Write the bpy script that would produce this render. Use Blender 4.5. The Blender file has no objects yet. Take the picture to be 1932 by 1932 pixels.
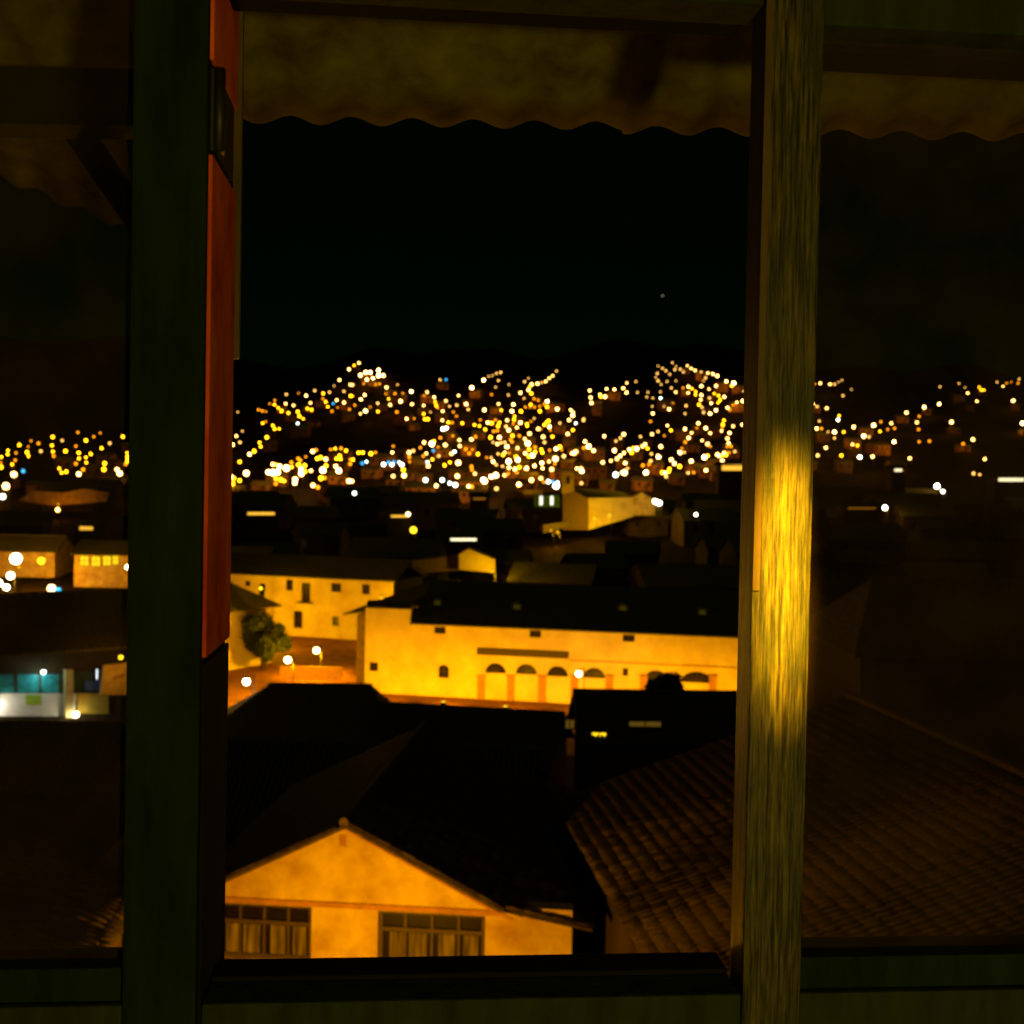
import bpy, bmesh, math, random
from mathutils import Vector, Matrix, Euler
random.seed(11)
R = math.radians
scn = bpy.context.scene
C = scn.collection

# ------------------------------------------------------------------ camera, world, moon, exposure
F, CX, CY = 2275.0, 966.0, 966.0            # photo measured on a 1932 px grid
cam_d = bpy.data.cameras.new('camera')
cam = bpy.data.objects.new('camera', cam_d); C.objects.link(cam)
cam.location = (0, 0, 0)
CAMR = (Euler((R(90 - 1.3), 0, 0)).to_matrix() @ Matrix.Rotation(R(1.1), 3, 'Z'))
cam.rotation_euler = CAMR.to_euler()
cam_d.sensor_width = 36.0
cam_d.lens = 36.0 * F / 1932.0
cam_d.clip_start = 0.02; cam_d.clip_end = 6000
cam_d.dof.use_dof = True
cam_d.dof.focus_distance = 2.05
cam_d.dof.aperture_fstop = 7.0
scn.camera = cam

wd = bpy.data.worlds.new('World'); scn.world = wd; wd.use_nodes = True
nt = wd.node_tree
sky = nt.nodes.new('ShaderNodeTexSky'); sky.sky_type = 'NISHITA'; sky.sun_disc = False
MOON_EL, MOON_AZ = R(42), R(172)
sky.sun_elevation = MOON_EL; sky.sun_rotation = MOON_AZ
tint = nt.nodes.new('ShaderNodeMix'); tint.data_type = 'RGBA'; tint.blend_type = 'MULTIPLY'
tint.inputs[0].default_value = 1.0
tint.inputs[7].default_value = (0.10, 1.0, 0.12, 1)
bg = nt.nodes['Background']
nt.links.new(sky.outputs[0], tint.inputs[6]); nt.links.new(tint.outputs[2], bg.inputs[0])
bg.inputs[1].default_value = 0.00028

sd = bpy.data.lights.new('moon', 'SUN'); so = bpy.data.objects.new('moon', sd); C.objects.link(so)
sd.energy = 0.034; sd.angle = R(2.0); sd.color = (1.0, 0.95, 0.22)
sdir = Vector((math.sin(MOON_AZ) * math.cos(MOON_EL), math.cos(MOON_AZ) * math.cos(MOON_EL), math.sin(MOON_EL)))
so.rotation_euler = sdir.to_track_quat('Z', 'Y').to_euler()

vs = scn.view_settings
vs.view_transform = 'Standard'; vs.look = 'None'; vs.gamma = 1; vs.exposure = 0; vs.use_curve_mapping = False
cy = scn.cycles
cy.use_denoising = True
cy.use_adaptive_sampling = False
cy.use_light_tree = True
cy.max_bounces = 5; cy.diffuse_bounces = 2; cy.glossy_bounces = 2; cy.transparent_max_bounces = 8
cy.sample_clamp_indirect = 4.0
cy.caustics_reflective = False; cy.caustics_refractive = False

# ------------------------------------------------------------------ pixel helpers (photo px on the 1932 grid -> direction)
def ray(x, y):
    return CAMR @ Vector(((x - CX) / F, -(y - CY) / F, -1.0))
def atY(x, y, Y):
    d = ray(x, y); return d * (Y / d.y)
def onz(x, y, z):
    d = ray(x, y); return d * (z / d.z)
CAMRI = CAMR.inverted()
def pix(p):
    q = CAMRI @ Vector(p)
    return (CX + F * q.x / -q.z, CY - F * q.y / -q.z)

# ------------------------------------------------------------------ terrain height
PROF = [(-80, -13), (0, -14.5), (20, -16), (40, -17.5), (70, -20), (100, -21), (165, -20.7), (200, -17.5), (260, -11.5),
        (320, -7.5), (400, -2), (460, 5), (600, 26), (900, 86), (1060, 114), (1250, 112), (1700, 90), (3600, 40)]
def zt(X, Y):
    z = PROF[-1][1]
    for (a, za), (b, zb) in zip(PROF, PROF[1:]):
        if Y <= b:
            t = max(0.0, (Y - a) / (b - a)); z = za + (zb - za) * t; break
    k = min(1.0, max(0.0, (Y - 420) / 400.0))
    if k > 0:
        z += k * (9 * math.sin(X * 0.011 + 0.6) + 6 * math.sin(X * 0.027 + Y * 0.004) + 4 * math.sin(X * 0.06 - Y * 0.021))
    k2 = min(1.0, max(0.0, (Y - 1200) / 800.0))
    z += k2 * 8 * math.sin(X * 0.0063)
    return z

# ------------------------------------------------------------------ materials
def mat(name, col, rough=0.8, var=0.25, scale=4.0, bump=0.0, stretch=(1, 1, 1), metal=0.0, col2=None, spec=0.3, rnd=0.0, detail=6):
    m = bpy.data.materials.new(name); m.use_nodes = True
    t = m.node_tree; b = t.nodes['Principled BSDF']
    b.inputs['Roughness'].default_value = rough; b.inputs['Metallic'].default_value = metal
    b.inputs['Specular IOR Level'].default_value = spec
    tc = t.nodes.new('ShaderNodeTexCoord'); mp = t.nodes.new('ShaderNodeMapping')
    mp.inputs['Scale'].default_value = stretch
    t.links.new(tc.outputs['Object'], mp.inputs[0])
    n = t.nodes.new('ShaderNodeTexNoise'); n.inputs['Scale'].default_value = scale
    n.inputs['Detail'].default_value = detail; n.inputs['Roughness'].default_value = 0.62
    t.links.new(mp.outputs[0], n.inputs['Vector'])
    r = t.nodes.new('ShaderNodeValToRGB'); e = r.color_ramp.elements
    c2 = col2 or tuple(min(1, c * (1 + var)) for c in col)
    e[0].position = 0.32; e[0].color = (*[c * (1 - var) for c in col], 1)
    e[1].position = 0.68; e[1].color = (*c2, 1)
    t.links.new(n.outputs['Fac'], r.inputs[0])
    out = r.outputs[0]
    if rnd > 0:
        oi = t.nodes.new('ShaderNodeObjectInfo'); hs = t.nodes.new('ShaderNodeHueSaturation')
        mr = t.nodes.new('ShaderNodeMapRange'); mr.inputs[3].default_value = 1 - rnd; mr.inputs[4].default_value = 1 + rnd
        t.links.new(oi.outputs['Random'], mr.inputs[0]); t.links.new(mr.outputs[0], hs.inputs['Value'])
        t.links.new(out, hs.inputs['Color']); out = hs.outputs[0]
    t.links.new(out, b.inputs['Base Color'])
    if bump > 0:
        bp = t.nodes.new('ShaderNodeBump'); bp.inputs['Strength'].default_value = bump; bp.inputs['Distance'].default_value = 0.02
        t.links.new(n.outputs['Fac'], bp.inputs['Height']); t.links.new(bp.outputs[0], b.inputs['Normal'])
    return m
def emis(name, col, s, vary=0.0):
    m = bpy.data.materials.new(name); m.use_nodes = True
    t = m.node_tree; t.nodes.remove(t.nodes['Principled BSDF'])
    e = t.nodes.new('ShaderNodeEmission'); e.inputs[0].default_value = (*col, 1); e.inputs[1].default_value = s
    t.links.new(e.outputs[0], t.nodes['Material Output'].inputs[0])
    if vary:
        oi = t.nodes.new('ShaderNodeObjectInfo'); mr = t.nodes.new('ShaderNodeMapRange')
        mr.inputs[3].default_value = s * (1 - vary); mr.inputs[4].default_value = s * (1 + vary)
        t.links.new(oi.outputs['Random'], mr.inputs[0]); t.links.new(mr.outputs[0], e.inputs[1])
    return m
M = {}
M['green'] = mat('green_paint', (0.020, 0.028, 0.005), 0.8, 0.4, 7, 0.25, (3, 3, 0.6), spec=0.08)
M['oldgreen'] = mat('weathered_dark_green_paint', (0.008, 0.016, 0.003), 0.8, 0.5, 6, 0.3, (3, 3, 0.6), spec=0.06)
M['red'] = mat('red_paint', (0.66, 0.024, 0.0), 0.8, 0.6, 5, 0.4, (1, 1, 0.6), col2=(0.80, 0.15, 0.001), spec=0.05)
M['blackwood'] = mat('black_wood_and_shade', (0.008, 0.008, 0.004), 0.9, 0.3, 6, 0.2, spec=0.05)
M['sheet'] = mat('fibre_cement', (0.20, 0.165, 0.012), 0.9, 0.55, 7, 0.2, col2=(0.25, 0.25, 0.02), spec=0.05)
M['iron'] = mat('dark_iron', (0.03, 0.03, 0.025), 0.5, 0.2, 10, 0.1, metal=0.6)
M['brass'] = mat('dull_brass', (0.16, 0.12, 0.04), 0.45, 0.2, 10, metal=0.7)
M['plaster'] = mat('limewash', (0.70, 0.50, 0.24), 0.9, 0.16, 0.45, 0.35, col2=(0.78, 0.64, 0.34))
M['adobe'] = mat('stained_adobe_plaster', (0.58, 0.33, 0.13), 0.92, 0.34, 0.75, 0.6, col2=(0.78, 0.60, 0.28), detail=9)
M['stone'] = mat('dark_stone_and_shade', (0.20, 0.13, 0.07), 0.9, 0.3, 3, 0.5)  # also carries the shade of the arcade's side wing
M['redstone'] = mat('reddish_stone', (0.42, 0.20, 0.06), 0.9, 0.25, 3, 0.4)
M['tile'] = mat('clay_tile', (0.085, 0.06, 0.010), 0.85, 0.4, 6, 0.3, rnd=0.5, spec=0.05)
M['roof'] = mat('far_clay_roof', (0.11, 0.10, 0.018), 0.9, 0.55, 3.0, 0.6, (1.4, 1.4, 1.4), spec=0.1)
M['wood'] = mat('brown_wood', (0.07, 0.045, 0.015), 0.6, 0.4, 8, 0.2, (3, 3, 0.7))
M['paving'] = mat('stone_paving', (0.26, 0.11, 0.035), 0.9, 0.35, 0.6, 0.4, spec=0.1)
M['hill'] = mat('dark_scrub', (0.016, 0.010, 0.002), 0.95, 0.7, 0.05, 0.0, detail=10, spec=0.02)
M['wall_far'] = mat('far_adobe_wall', (0.26, 0.12, 0.02), 0.9, 0.35, 0.6, rnd=0.6)
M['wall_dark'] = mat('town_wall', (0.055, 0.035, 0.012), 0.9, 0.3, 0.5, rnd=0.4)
M['leaf'] = mat('leaf', (0.035, 0.05, 0.012), 0.7, 0.4, 3, rnd=0.0)
M['bark'] = mat('bark', (0.06, 0.04, 0.02), 0.9, 0.3, 6, 0.5, (2, 2, 0.5))
M['glassdark'] = mat('dark_glass', (0.012, 0.008, 0.004), 0.3, 0.2, 3, spec=0.2)
M['cream'] = mat('cream_paint', (0.62, 0.50, 0.20), 0.7, 0.12, 2)
M['white'] = mat('white_paint', (0.75, 0.72, 0.66), 0.7, 0.1, 3)
M['yellow'] = mat('yellow_paint', (0.66, 0.46, 0.06), 0.7, 0.12, 2)
M['teal'] = mat('teal_paint', (0.03, 0.30, 0.32), 0.4, 0.5, 2.2)
M['blue'] = mat('blue_sheen', (0.05, 0.14, 0.5), 0.4, 0.2, 2)

# weathered post: long fibres, worn paint
def post_mat():
    m = bpy.data.materials.new('worn_post_wood'); m.use_nodes = True
    t = m.node_tree; b = t.nodes['Principled BSDF']
    tc = t.nodes.new('ShaderNodeTexCoord')
    def noise(sc, scale, det):
        mp = t.nodes.new('ShaderNodeMapping'); mp.inputs['Scale'].default_value = sc
        n = t.nodes.new('ShaderNodeTexNoise'); n.inputs['Scale'].default_value = scale; n.inputs['Detail'].default_value = det
        n.inputs['Roughness'].default_value = 0.7
        t.links.new(tc.outputs['Object'], mp.inputs[0]); t.links.new(mp.outputs[0], n.inputs['Vector']); return n
    n1 = noise((1, 1, 0.04), 300, 2); n2 = noise((1, 1, 0.06), 120, 3); n3 = noise((1, 1, 0.35), 22, 5)
    r = t.nodes.new('ShaderNodeValToRGB'); e = r.color_ramp.elements
    e[0].position = 0.43; e[0].color = (0.004, 0.003, 0.0003, 1); e[1].position = 0.60; e[1].color = (0.10, 0.082, 0.009, 1)
    ma = t.nodes.new('ShaderNodeMath'); ma.operation = 'ADD'; ma.use_clamp = False
    mb = t.nodes.new('ShaderNodeMath'); mb.operation = 'MULTIPLY'; mb.inputs[1].default_value = 0.5
    t.links.new(n1.outputs[0], ma.inputs[0]); t.links.new(n2.outputs[0], ma.inputs[1]); t.links.new(ma.outputs[0], mb.inputs[0])
    t.links.new(mb.outputs[0], r.inputs[0])
    mx = t.nodes.new('ShaderNodeMix'); mx.data_type = 'RGBA'; mx.inputs[7].default_value = (0.012, 0.018, 0.001, 1)
    r2 = t.nodes.new('ShaderNodeValToRGB'); r2.color_ramp.elements[0].position = 0.44; r2.color_ramp.elements[1].position = 0.60
    t.links.new(n3.outputs[0], r2.inputs[0])
    mm = t.nodes.new('ShaderNodeMath'); mm.operation = 'MULTIPLY'; mm.inputs[1].default_value = 0.65
    t.links.new(r2.outputs[0], mm.inputs[0]); t.links.new(mm.outputs[0], mx.inputs[0]); t.links.new(r.outputs[0], mx.inputs[6])
    t.links.new(mx.outputs[2], b.inputs['Base Color'])
    b.inputs['Roughness'].default_value = 0.5; b.inputs['Specular IOR Level'].default_value = 0.35
    bp = t.nodes.new('ShaderNodeBump'); bp.inputs['Strength'].default_value = 0.9; bp.inputs['Distance'].default_value = 0.004
    t.links.new(mb.outputs[0], bp.inputs['Height']); t.links.new(bp.outputs[0], b.inputs['Normal'])
    return m
M['post'] = post_mat()
def pane_mat():
    m = bpy.data.materials.new('dusty_window_glass'); m.use_nodes = True
    t = m.node_tree; t.nodes.remove(t.nodes['Principled BSDF'])
    tr = t.nodes.new('ShaderNodeBsdfTransparent'); tr.inputs[0].default_value = (0.96, 0.95, 0.92, 1)
    di = t.nodes.new('ShaderNodeBsdfDiffuse'); di.inputs[0].default_value = (0.45, 0.28, 0.10, 1)
    gl = t.nodes.new('ShaderNodeBsdfGlossy'); gl.inputs['Roughness'].default_value = 0.05
    tc = t.nodes.new('ShaderNodeTexCoord'); n = t.nodes.new('ShaderNodeTexNoise'); n.inputs['Scale'].default_value = 9; n.inputs['Detail'].default_value = 9
    t.links.new(tc.outputs['Object'], n.inputs['Vector'])
    mr = t.nodes.new('ShaderNodeMapRange'); mr.inputs[1].default_value = 0.3; mr.inputs[2].default_value = 0.75; mr.inputs[3].default_value = 0.005; mr.inputs[4].default_value = 0.026
    t.links.new(n.outputs[0], mr.inputs[0])
    m1 = t.nodes.new('ShaderNodeMixShader'); t.links.new(mr.outputs[0], m1.inputs[0]); t.links.new(tr.outputs[0], m1.inputs[1]); t.links.new(di.outputs[0], m1.inputs[2])
    m2 = t.nodes.new('ShaderNodeMixShader'); m2.inputs[0].default_value = 0.04
    t.links.new(m1.outputs[0], m2.inputs[1]); t.links.new(gl.outputs[0], m2.inputs[2])
    t.links.new(m2.outputs[0], t.nodes['Material Output'].inputs[0])
    return m
M['pane'] = pane_mat()

# lamp glows, per class: colour, strength
GLOW = {'w': ((1.0, 0.48, 0.11), 15), 'W': ((1.0, 0.52, 0.15), 24), 'y': ((1.0, 0.42, 0.006), 11), 'a': ((1.0, 0.30, 0.006), 3.2),
        'd': ((1.0, 0.50, 0.10), 3.6), 'b': ((0.05, 0.5, 1.0), 3.2), 'c': ((0.80, 1.0, 0.85), 7), 'C': ((0.95, 1.0, 0.88), 14)}
for k, (c_, s_) in GLOW.items(): M['glow_' + k] = emis('lamp_glow_' + {'w': 'warm', 'W': 'bright', 'y': 'yellow', 'a': 'amber', 'd': 'dim', 'b': 'blue', 'c': 'cool', 'C': 'flood'}[k], c_, s_, 0.55)
NEAR = {'w': ((1, .66, .26), 10), 'W': ((1, .68, .25), 16), 'C': ((1, .90, .60), 15), 'c': ((.85, 1, .95), 6), 'y': ((1, .66, .015), 3.2), 'a': ((1, .40, .01), 2.0), 'b': ((.06, .6, 1), 2.4), 'd': ((1, .6, .15), 2)}
for k, (c_, s_) in NEAR.items(): M['near_' + k] = emis('near_lamp_glow_' + k, c_, s_)
M['win_amber'] = emis('amber_lit_window', (1.0, 0.36, 0.015), 0.25)
M['win_yellow'] = emis('yellow_lit_window', (1.0, 0.66, 0.01), 1.6)
M['win_white'] = emis('white_lit_window', (1.0, 0.95, 0.75), 1.6)
M['win_dim'] = emis('dim_lit_window', (1.0, 0.55, 0.05), 0.10)
M['win_faint'] = emis('faint_lit_window', (1.0, 0.75, 0.03), 0.035)
M['strip_amber'] = emis('amber_strip', (1.0, 0.50, 0.04), 1.3)
M['strip_white'] = emis('white_strip', (1.0, 0.85, 0.5), 1.8)
def pane_glow_mat():
    m = emis('glowing_pane_reflection', (1.0, 0.32, 0.0), 0.2); t = m.node_tree; e = [n for n in t.nodes if n.type == 'EMISSION'][0]
    tc = t.nodes.new('ShaderNodeTexCoord'); mp = t.nodes.new('ShaderNodeMapping'); mp.inputs['Scale'].default_value = (9, 9, .8)
    n = t.nodes.new('ShaderNodeTexNoise'); n.inputs['Scale'].default_value = 1.0; n.inputs['Detail'].default_value = 4
    mr = t.nodes.new('ShaderNodeMapRange'); mr.inputs[1].default_value = .3; mr.inputs[2].default_value = .7; mr.inputs[3].default_value = .05; mr.inputs[4].default_value = .30
    t.links.new(tc.outputs['Object'], mp.inputs[0]); t.links.new(mp.outputs[0], n.inputs['Vector']); t.links.new(n.outputs[0], mr.inputs[0]); t.links.new(mr.outputs[0], e.inputs[1])
    return m
M['pane_glow'] = pane_glow_mat()  # emission painted in for lamplight reflected by the gable panes

# ------------------------------------------------------------------ object helpers
def link(o, parent=None):
    C.objects.link(o)
    if parent is not None: o.parent = parent
    return o
def mesh_obj(name, verts, faces, m, parent=None, smooth=False, loc=None):
    me = bpy.data.meshes.new(name); me.from_pydata([tuple(v) for v in verts], [], faces); me.update()
    if m is not None: me.materials.append(M[m] if isinstance(m, str) else m)
    if smooth:
        for p in me.polygons: p.use_smooth = True
    o = bpy.data.objects.new(name, me)
    if loc is not None: o.location = loc
    return link(o, parent)
def tag(o, label=None, cat=None, group=None, kind=None):
    if label: o['label'] = label
    if cat: o['category'] = cat
    if group: o['group'] = group
    if kind: o['kind'] = kind
    return o
def thing(name, loc, label, cat, group=None, rz=0):
    o = bpy.data.objects.new(name, None); o.empty_display_size = 0.2; link(o)
    o.location = loc; o.rotation_euler = (0, 0, rz)
    return tag(o, label, cat, group)
class MB:
    def __init__(s): s.v = []; s.f = []
    def poly(s, pts, faces):
        b = len(s.v); s.v += [Vector(p) for p in pts]; s.f += [[b + i for i in f] for f in faces]
    def quad(s, a, b, c, d): s.poly([a, b, c, d], [(0, 1, 2, 3)])
    def box(s, x0, x1, y0, y1, z0, z1):
        s.poly([(x0, y0, z0), (x1, y0, z0), (x1, y1, z0), (x0, y1, z0), (x0, y0, z1), (x1, y0, z1), (x1, y1, z1), (x0, y1, z1)],
               [(0, 3, 2, 1), (4, 5, 6, 7), (0, 1, 5, 4), (1, 2, 6, 5), (2, 3, 7, 6), (3, 0, 4, 7)])
    def prism(s, pts, off):
        n = len(pts); off = Vector(off)
        s.poly([Vector(p) for p in pts] + [Vector(p) + off for p in pts],
               [tuple(range(n)), tuple(range(2 * n - 1, n - 1, -1))] + [(i, i + n, (i + 1) % n + n, (i + 1) % n) for i in range(n)])
    def tube(s, p0, p1, r0, r1=None, n=8):
        p0, p1 = Vector(p0), Vector(p1); r1 = r0 if r1 is None else r1
        d = (p1 - p0).normalized(); a = d.orthogonal().normalized(); b = d.cross(a)
        P = [p0 + (a * math.cos(2 * math.pi * i / n) + b * math.sin(2 * math.pi * i / n)) * r0 for i in range(n)]
        Q = [p1 + (a * math.cos(2 * math.pi * i / n) + b * math.sin(2 * math.pi * i / n)) * r1 for i in range(n)]
        s.poly(P + Q, [tuple(range(n - 1, -1, -1)), tuple(range(n, 2 * n))] + [(i, (i + 1) % n, (i + 1) % n + n, i + n) for i in range(n)])
    def ball(s, c, r, n=10, m=6, sz=1.0):
        c = Vector(c); pts = [c + Vector((0, 0, -r * sz))]
        for j in range(1, m):
            t = -math.pi / 2 + math.pi * j / m
            for i in range(n):
                a = 2 * math.pi * i / n
                pts.append(c + Vector((r * math.cos(t) * math.cos(a), r * math.cos(t) * math.sin(a), r * sz * math.sin(t))))
        pts.append(c + Vector((0, 0, r * sz))); k = len(pts) - 1
        fs = [(0, 1 + (i + 1) % n, 1 + i) for i in range(n)]
        for j in range(m - 2):
            for i in range(n):
                a = 1 + j * n + i; b = 1 + j * n + (i + 1) % n
                fs.append((a, b, b + n, a + n))
        fs += [(k, 1 + (m - 2) * n + i, 1 + (m - 2) * n + (i + 1) % n) for i in range(n)]
        s.poly(pts, fs)
    def build(s, name, m, parent=None, smooth=False, loc=None, bevel=0):
        o = mesh_obj(name, s.v, s.f, m, parent, smooth, loc)
        if bevel:
            bm = bmesh.new(); bm.from_mesh(o.data)
            bmesh.ops.bevel(bm, geom=bm.edges[:], offset=bevel, segments=2, affect='EDGES', profile=0.7)
            bm.to_mesh(o.data); bm.free()
        return o
def box(name, x0, x1, y0, y1, z0, z1, m, parent=None, bevel=0):
    b = MB(); b.box(x0, x1, y0, y1, z0, z1); return b.build(name, m, parent, bevel=bevel)
def point(name, loc, power, col, r, parent):
    l = bpy.data.lights.new(name, 'POINT'); l.energy = power; l.color = col; l.shadow_soft_size = r
    o = bpy.data.objects.new(name, l); link(o, parent); o.location = loc; return o

# ------------------------------------------------------------------ the setting: one sheet of terrain, plaza paving
ys = []
y = -80.0
while y < 3600:
    ys.append(y); y += 6 if y < 200 else 0.03 * y
NXT = 110
verts = []; faces = []
for Y in ys:
    half = 90 + 0.85 * max(Y, 0)
    for i in range(NXT + 1):
        X = -half + 2 * half * i / NXT
        verts.append((X, Y, zt(X, Y) + random.uniform(-1, 1) * (0.02 if Y < 200 else min(1.5, Y * 0.002))))
for j in range(len(ys) - 1):
    for i in range(NXT):
        a = j * (NXT + 1) + i; faces.append((a, a + 1, a + NXT + 2, a + NXT + 1))
ground = mesh_obj('terrain', verts, faces, 'hill', smooth=True); tag(ground, kind='structure')
pv = []
pf = []
for j in range(18):
    Y = 92 + j * 4.4
    for i in range(31):
        X = -60 + i * 4.2
        pv.append((X, Y, zt(X, Y) + 0.05))
for j in range(17):
    for i in range(30):
        a = j * 31 + i; pf.append((a, a + 1, a + 32, a + 31))
pave = mesh_obj('plaza_paving', pv, pf, 'paving'); tag(pave, kind='structure')

PROT = []     # pixel boxes of things the scattered town must not hide: x0,y0,x1,y1,depth
def protect(x0, y0, x1, y1, Y): PROT.append((x0, y0, x1, y1, Y))

# ------------------------------------------------------------------ facades with real openings
def facade(name, parent, P, U, L, H, ops, m, rec=0.25, back=0.5):
    """vertical wall from P along unit U, facing the camera side; ops: dict(u0,u1,w0,w1,arch)"""
    U = Vector(U).normalized(); Zv = Vector((0, 0, 1)); N = Vector((U.y, -U.x, 0))
    P = Vector(P)
    def q(u, w, d=0.0): return P + U * u + Zv * w + N * d
    us = sorted({0, L, *[o['u0'] for o in ops], *[o['u1'] for o in ops]}); ws = sorted({0, H, *[o['w0'] for o in ops], *[o['w1'] for o in ops]})
    b = MB()
    for i in range(len(us) - 1):
        for j in range(len(ws) - 1):
            uc, wc = (us[i] + us[i + 1]) / 2, (ws[j] + ws[j + 1]) / 2
            if any(o['u0'] < uc < o['u1'] and o['w0'] < wc < o['w1'] for o in ops): continue
            b.quad(q(us[i], ws[j]), q(us[i + 1], ws[j]), q(us[i + 1], ws[j + 1]), q(us[i], ws[j + 1]))
    for o in ops:
        u0, u1, w0, w1 = o['u0'], o['u1'], o['w0'], o['w1']
        b.quad(q(u0, w0), q(u0, w0, -rec), q(u1, w0, -rec), q(u1, w0))
        if not o.get('arch'):
            b.quad(q(u0, w1), q(u1, w1), q(u1, w1, -rec), q(u0, w1, -rec))
            b.quad(q(u0, w0), q(u0, w1), q(u0, w1, -rec), q(u0, w0, -rec)); b.quad(q(u1, w0), q(u1, w0, -rec), q(u1, w1, -rec), q(u1, w1))
        else:
            n = 14; uc = (u0 + u1) / 2; ru = (u1 - u0) / 2; rw = min(o['arch'], w1 - w0); ws0 = w1 - rw
            arc = [(uc - ru * math.cos(math.pi * k / n), ws0 + rw * math.sin(math.pi * k / n)) for k in range(n + 1)]
            if ws0 - w0 > 0.01:
                b.quad(q(u0, w0), q(u0, ws0), q(u0, ws0, -rec), q(u0, w0, -rec)); b.quad(q(u1, w0), q(u1, w0, -rec), q(u1, ws0, -rec), q(u1, ws0))
            for (a0, h0), (a1, h1) in zip(arc, arc[1:]):
                b.quad(q(a0, h0), q(a1, h1), q(a1, w1), q(a0, w1))
                b.quad(q(a0, h0), q(a0, h0, -rec), q(a1, h1, -rec), q(a1, h1))
    # ends, top and back so that it is a solid wall
    b.quad(q(0, 0), q(0, H), q(0, H, -back), q(0, 0, -back)); b.quad(q(L, 0), q(L, 0, -back), q(L, H, -back), q(L, H))
    b.quad(q(0, H), q(L, H), q(L, H, -back), q(0, H, -back)); b.quad(q(0, 0, -back), q(0, H, -back), q(L, H, -back), q(L, 0, -back))
    o_ = b.build(name, m, parent)
    return o_, q
def fill_opening(q, o, parent, m, name='window', d=-0.2, frame=None, bars=(1, 1), pane=None):
    """a timber frame with glazing bars and a pane behind it"""
    u0, u1, w0, w1 = o['u0'], o['u1'], o['w0'], o['w1']
    t = min(0.10, (u1 - u0) * 0.09)
    b = MB()
    def bar(a0, a1, h0, h1):
        b.prism([q(a0, h0, d), q(a1, h0, d), q(a1, h1, d), q(a0, h1, d)], q(0, 0, -0.06) - q(0, 0))
    bar(u0, u0 + t, w0, w1); bar(u1 - t, u1, w0, w1); bar(u0 + t, u1 - t, w0, w0 + t); bar(u0 + t, u1 - t, w1 - t, w1)
    for i in range(1, bars[0] + 1):
        c = u0 + (u1 - u0) * i / (bars[0] + 1); bar(c - t * .35, c + t * .35, w0 + t, w1 - t)
    for j in range(1, bars[1] + 1):
        c = w0 + (w1 - w0) * j / (bars[1] + 1); bar(u0 + t, u1 - t, c - t * .3, c + t * .3)
    w = b.build(name, frame or 'wood', parent)
    p = MB(); p.prism([q(u0, w0, d - 0.08), q(u1, w0, d - 0.08), q(u1, w1, d - 0.08), q(u0, w1, d - 0.08)], q(0, 0, -0.02) - q(0, 0))
    p.build('pane', pane or m, w)
    return w

# ------------------------------------------------------------------ clay barrel tiles on a roof plane
def tile_mesh(name, r, ln, n=5):
    v = []; f = []
    for k, (x, rr, dz) in enumerate(((0, r, 0.018), (ln, r * 0.84, 0.0))):
        for i in range(n + 1):
            a = math.pi * i / n
            v.append((x, -rr * math.cos(a), rr * 0.8 * math.sin(a) + dz))
        for i in range(n + 1):
            a = math.pi * i / n
            v.append((x, -(rr - .014) * math.cos(a), (rr - .014) * 0.8 * math.sin(a) + dz))
    s = n + 1
    for i in range(n): f.append((i, i + 1, i + 1 + 2 * s, i + 2 * s))
    for i in range(n): f.append((i, i + s, i + 1 + s, i + 1))
    for i in range(n): f.append((i + s, i + 3 * s, i + 1 + 3 * s, i + 1 + s))
    me = bpy.data.meshes.new(name); me.from_pydata(v, [], f); me.update(); me.materials.append(M['tile'])
    for p in me.polygons: p.use_smooth = True
    return me
TILE = tile_mesh('barrel_tile', 0.105, 0.46)
def tiled_slope(parent, eave0, along, up, nlen, nup, budget, world_parent_inv=None):
    """slab + tiles: eave0 corner, along = unit along eave, up = unit up the slope"""
    along = Vector(along).normalized(); up = Vector(up).normalized(); nrm = along.cross(up)
    if nrm.z < 0: nrm = -nrm
    pitch, expo = 0.235, 0.36
    nc, nr = int(nlen / pitch), int(nup / expo)
    e0 = Vector(eave0)
    b = MB(); pts = [e0, e0 + along * nlen, e0 + along * nlen + up * nup, e0 + up * nup]
    b.prism(pts, -nrm * 0.08)
    slab = b.build('roof_deck', 'tile', parent)
    items = []
    for i in range(nc):
        for j in range(nr):
            p = e0 + along * ((i + .5) * pitch + random.uniform(-.012, .012)) + up * (j * expo - 0.05 + random.uniform(-.02, .02)) + nrm * (0.004 + random.uniform(0, .012))
            items.append(p)
    vis = []
    for p in items:
        if p.y > 0.5:
            x, yy = pix(p)
            inside = -20 < x < 1952 and 0 < yy < 1840 and not (235 < x < 425) and not (1400 < x < 1515)
        else: inside = False
        vis.append((0 if inside else 1, p.length, p))
    vis.sort(key=lambda t: (t[0], t[1]))
    base = Matrix((up, along, nrm)).transposed()
    # x axis of the tile = up the slope
    zax = base.col[0].cross(base.col[1])
    if zax.dot(nrm) < 0: base = Matrix((up, -along, nrm)).transposed()
    sv = []; sf = []
    tv = [v.co.copy() for v in TILE.vertices]; tf = [tuple(p.vertices) for p in TILE.polygons]
    for k, (_, _, p) in enumerate(vis):
        rot = base @ Matrix.Rotation(random.uniform(-.05, .05), 3, 'Z') @ Matrix.Rotation(random.uniform(-.02, .03), 3, 'Y')
        if k < budget:
            o = bpy.data.objects.new('tile', TILE); o.matrix_local = Matrix.Translation(p) @ rot.to_4x4(); link(o, slab)
        else:
            bidx = len(sv); sv += [p + rot @ c for c in tv]; sf += [tuple(bidx + i for i in f) for f in tf]
    if sv:
        s = mesh_obj('tiles', sv, sf, 'tile', slab, smooth=True); s['kind'] = 'stuff'
    return slab

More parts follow.
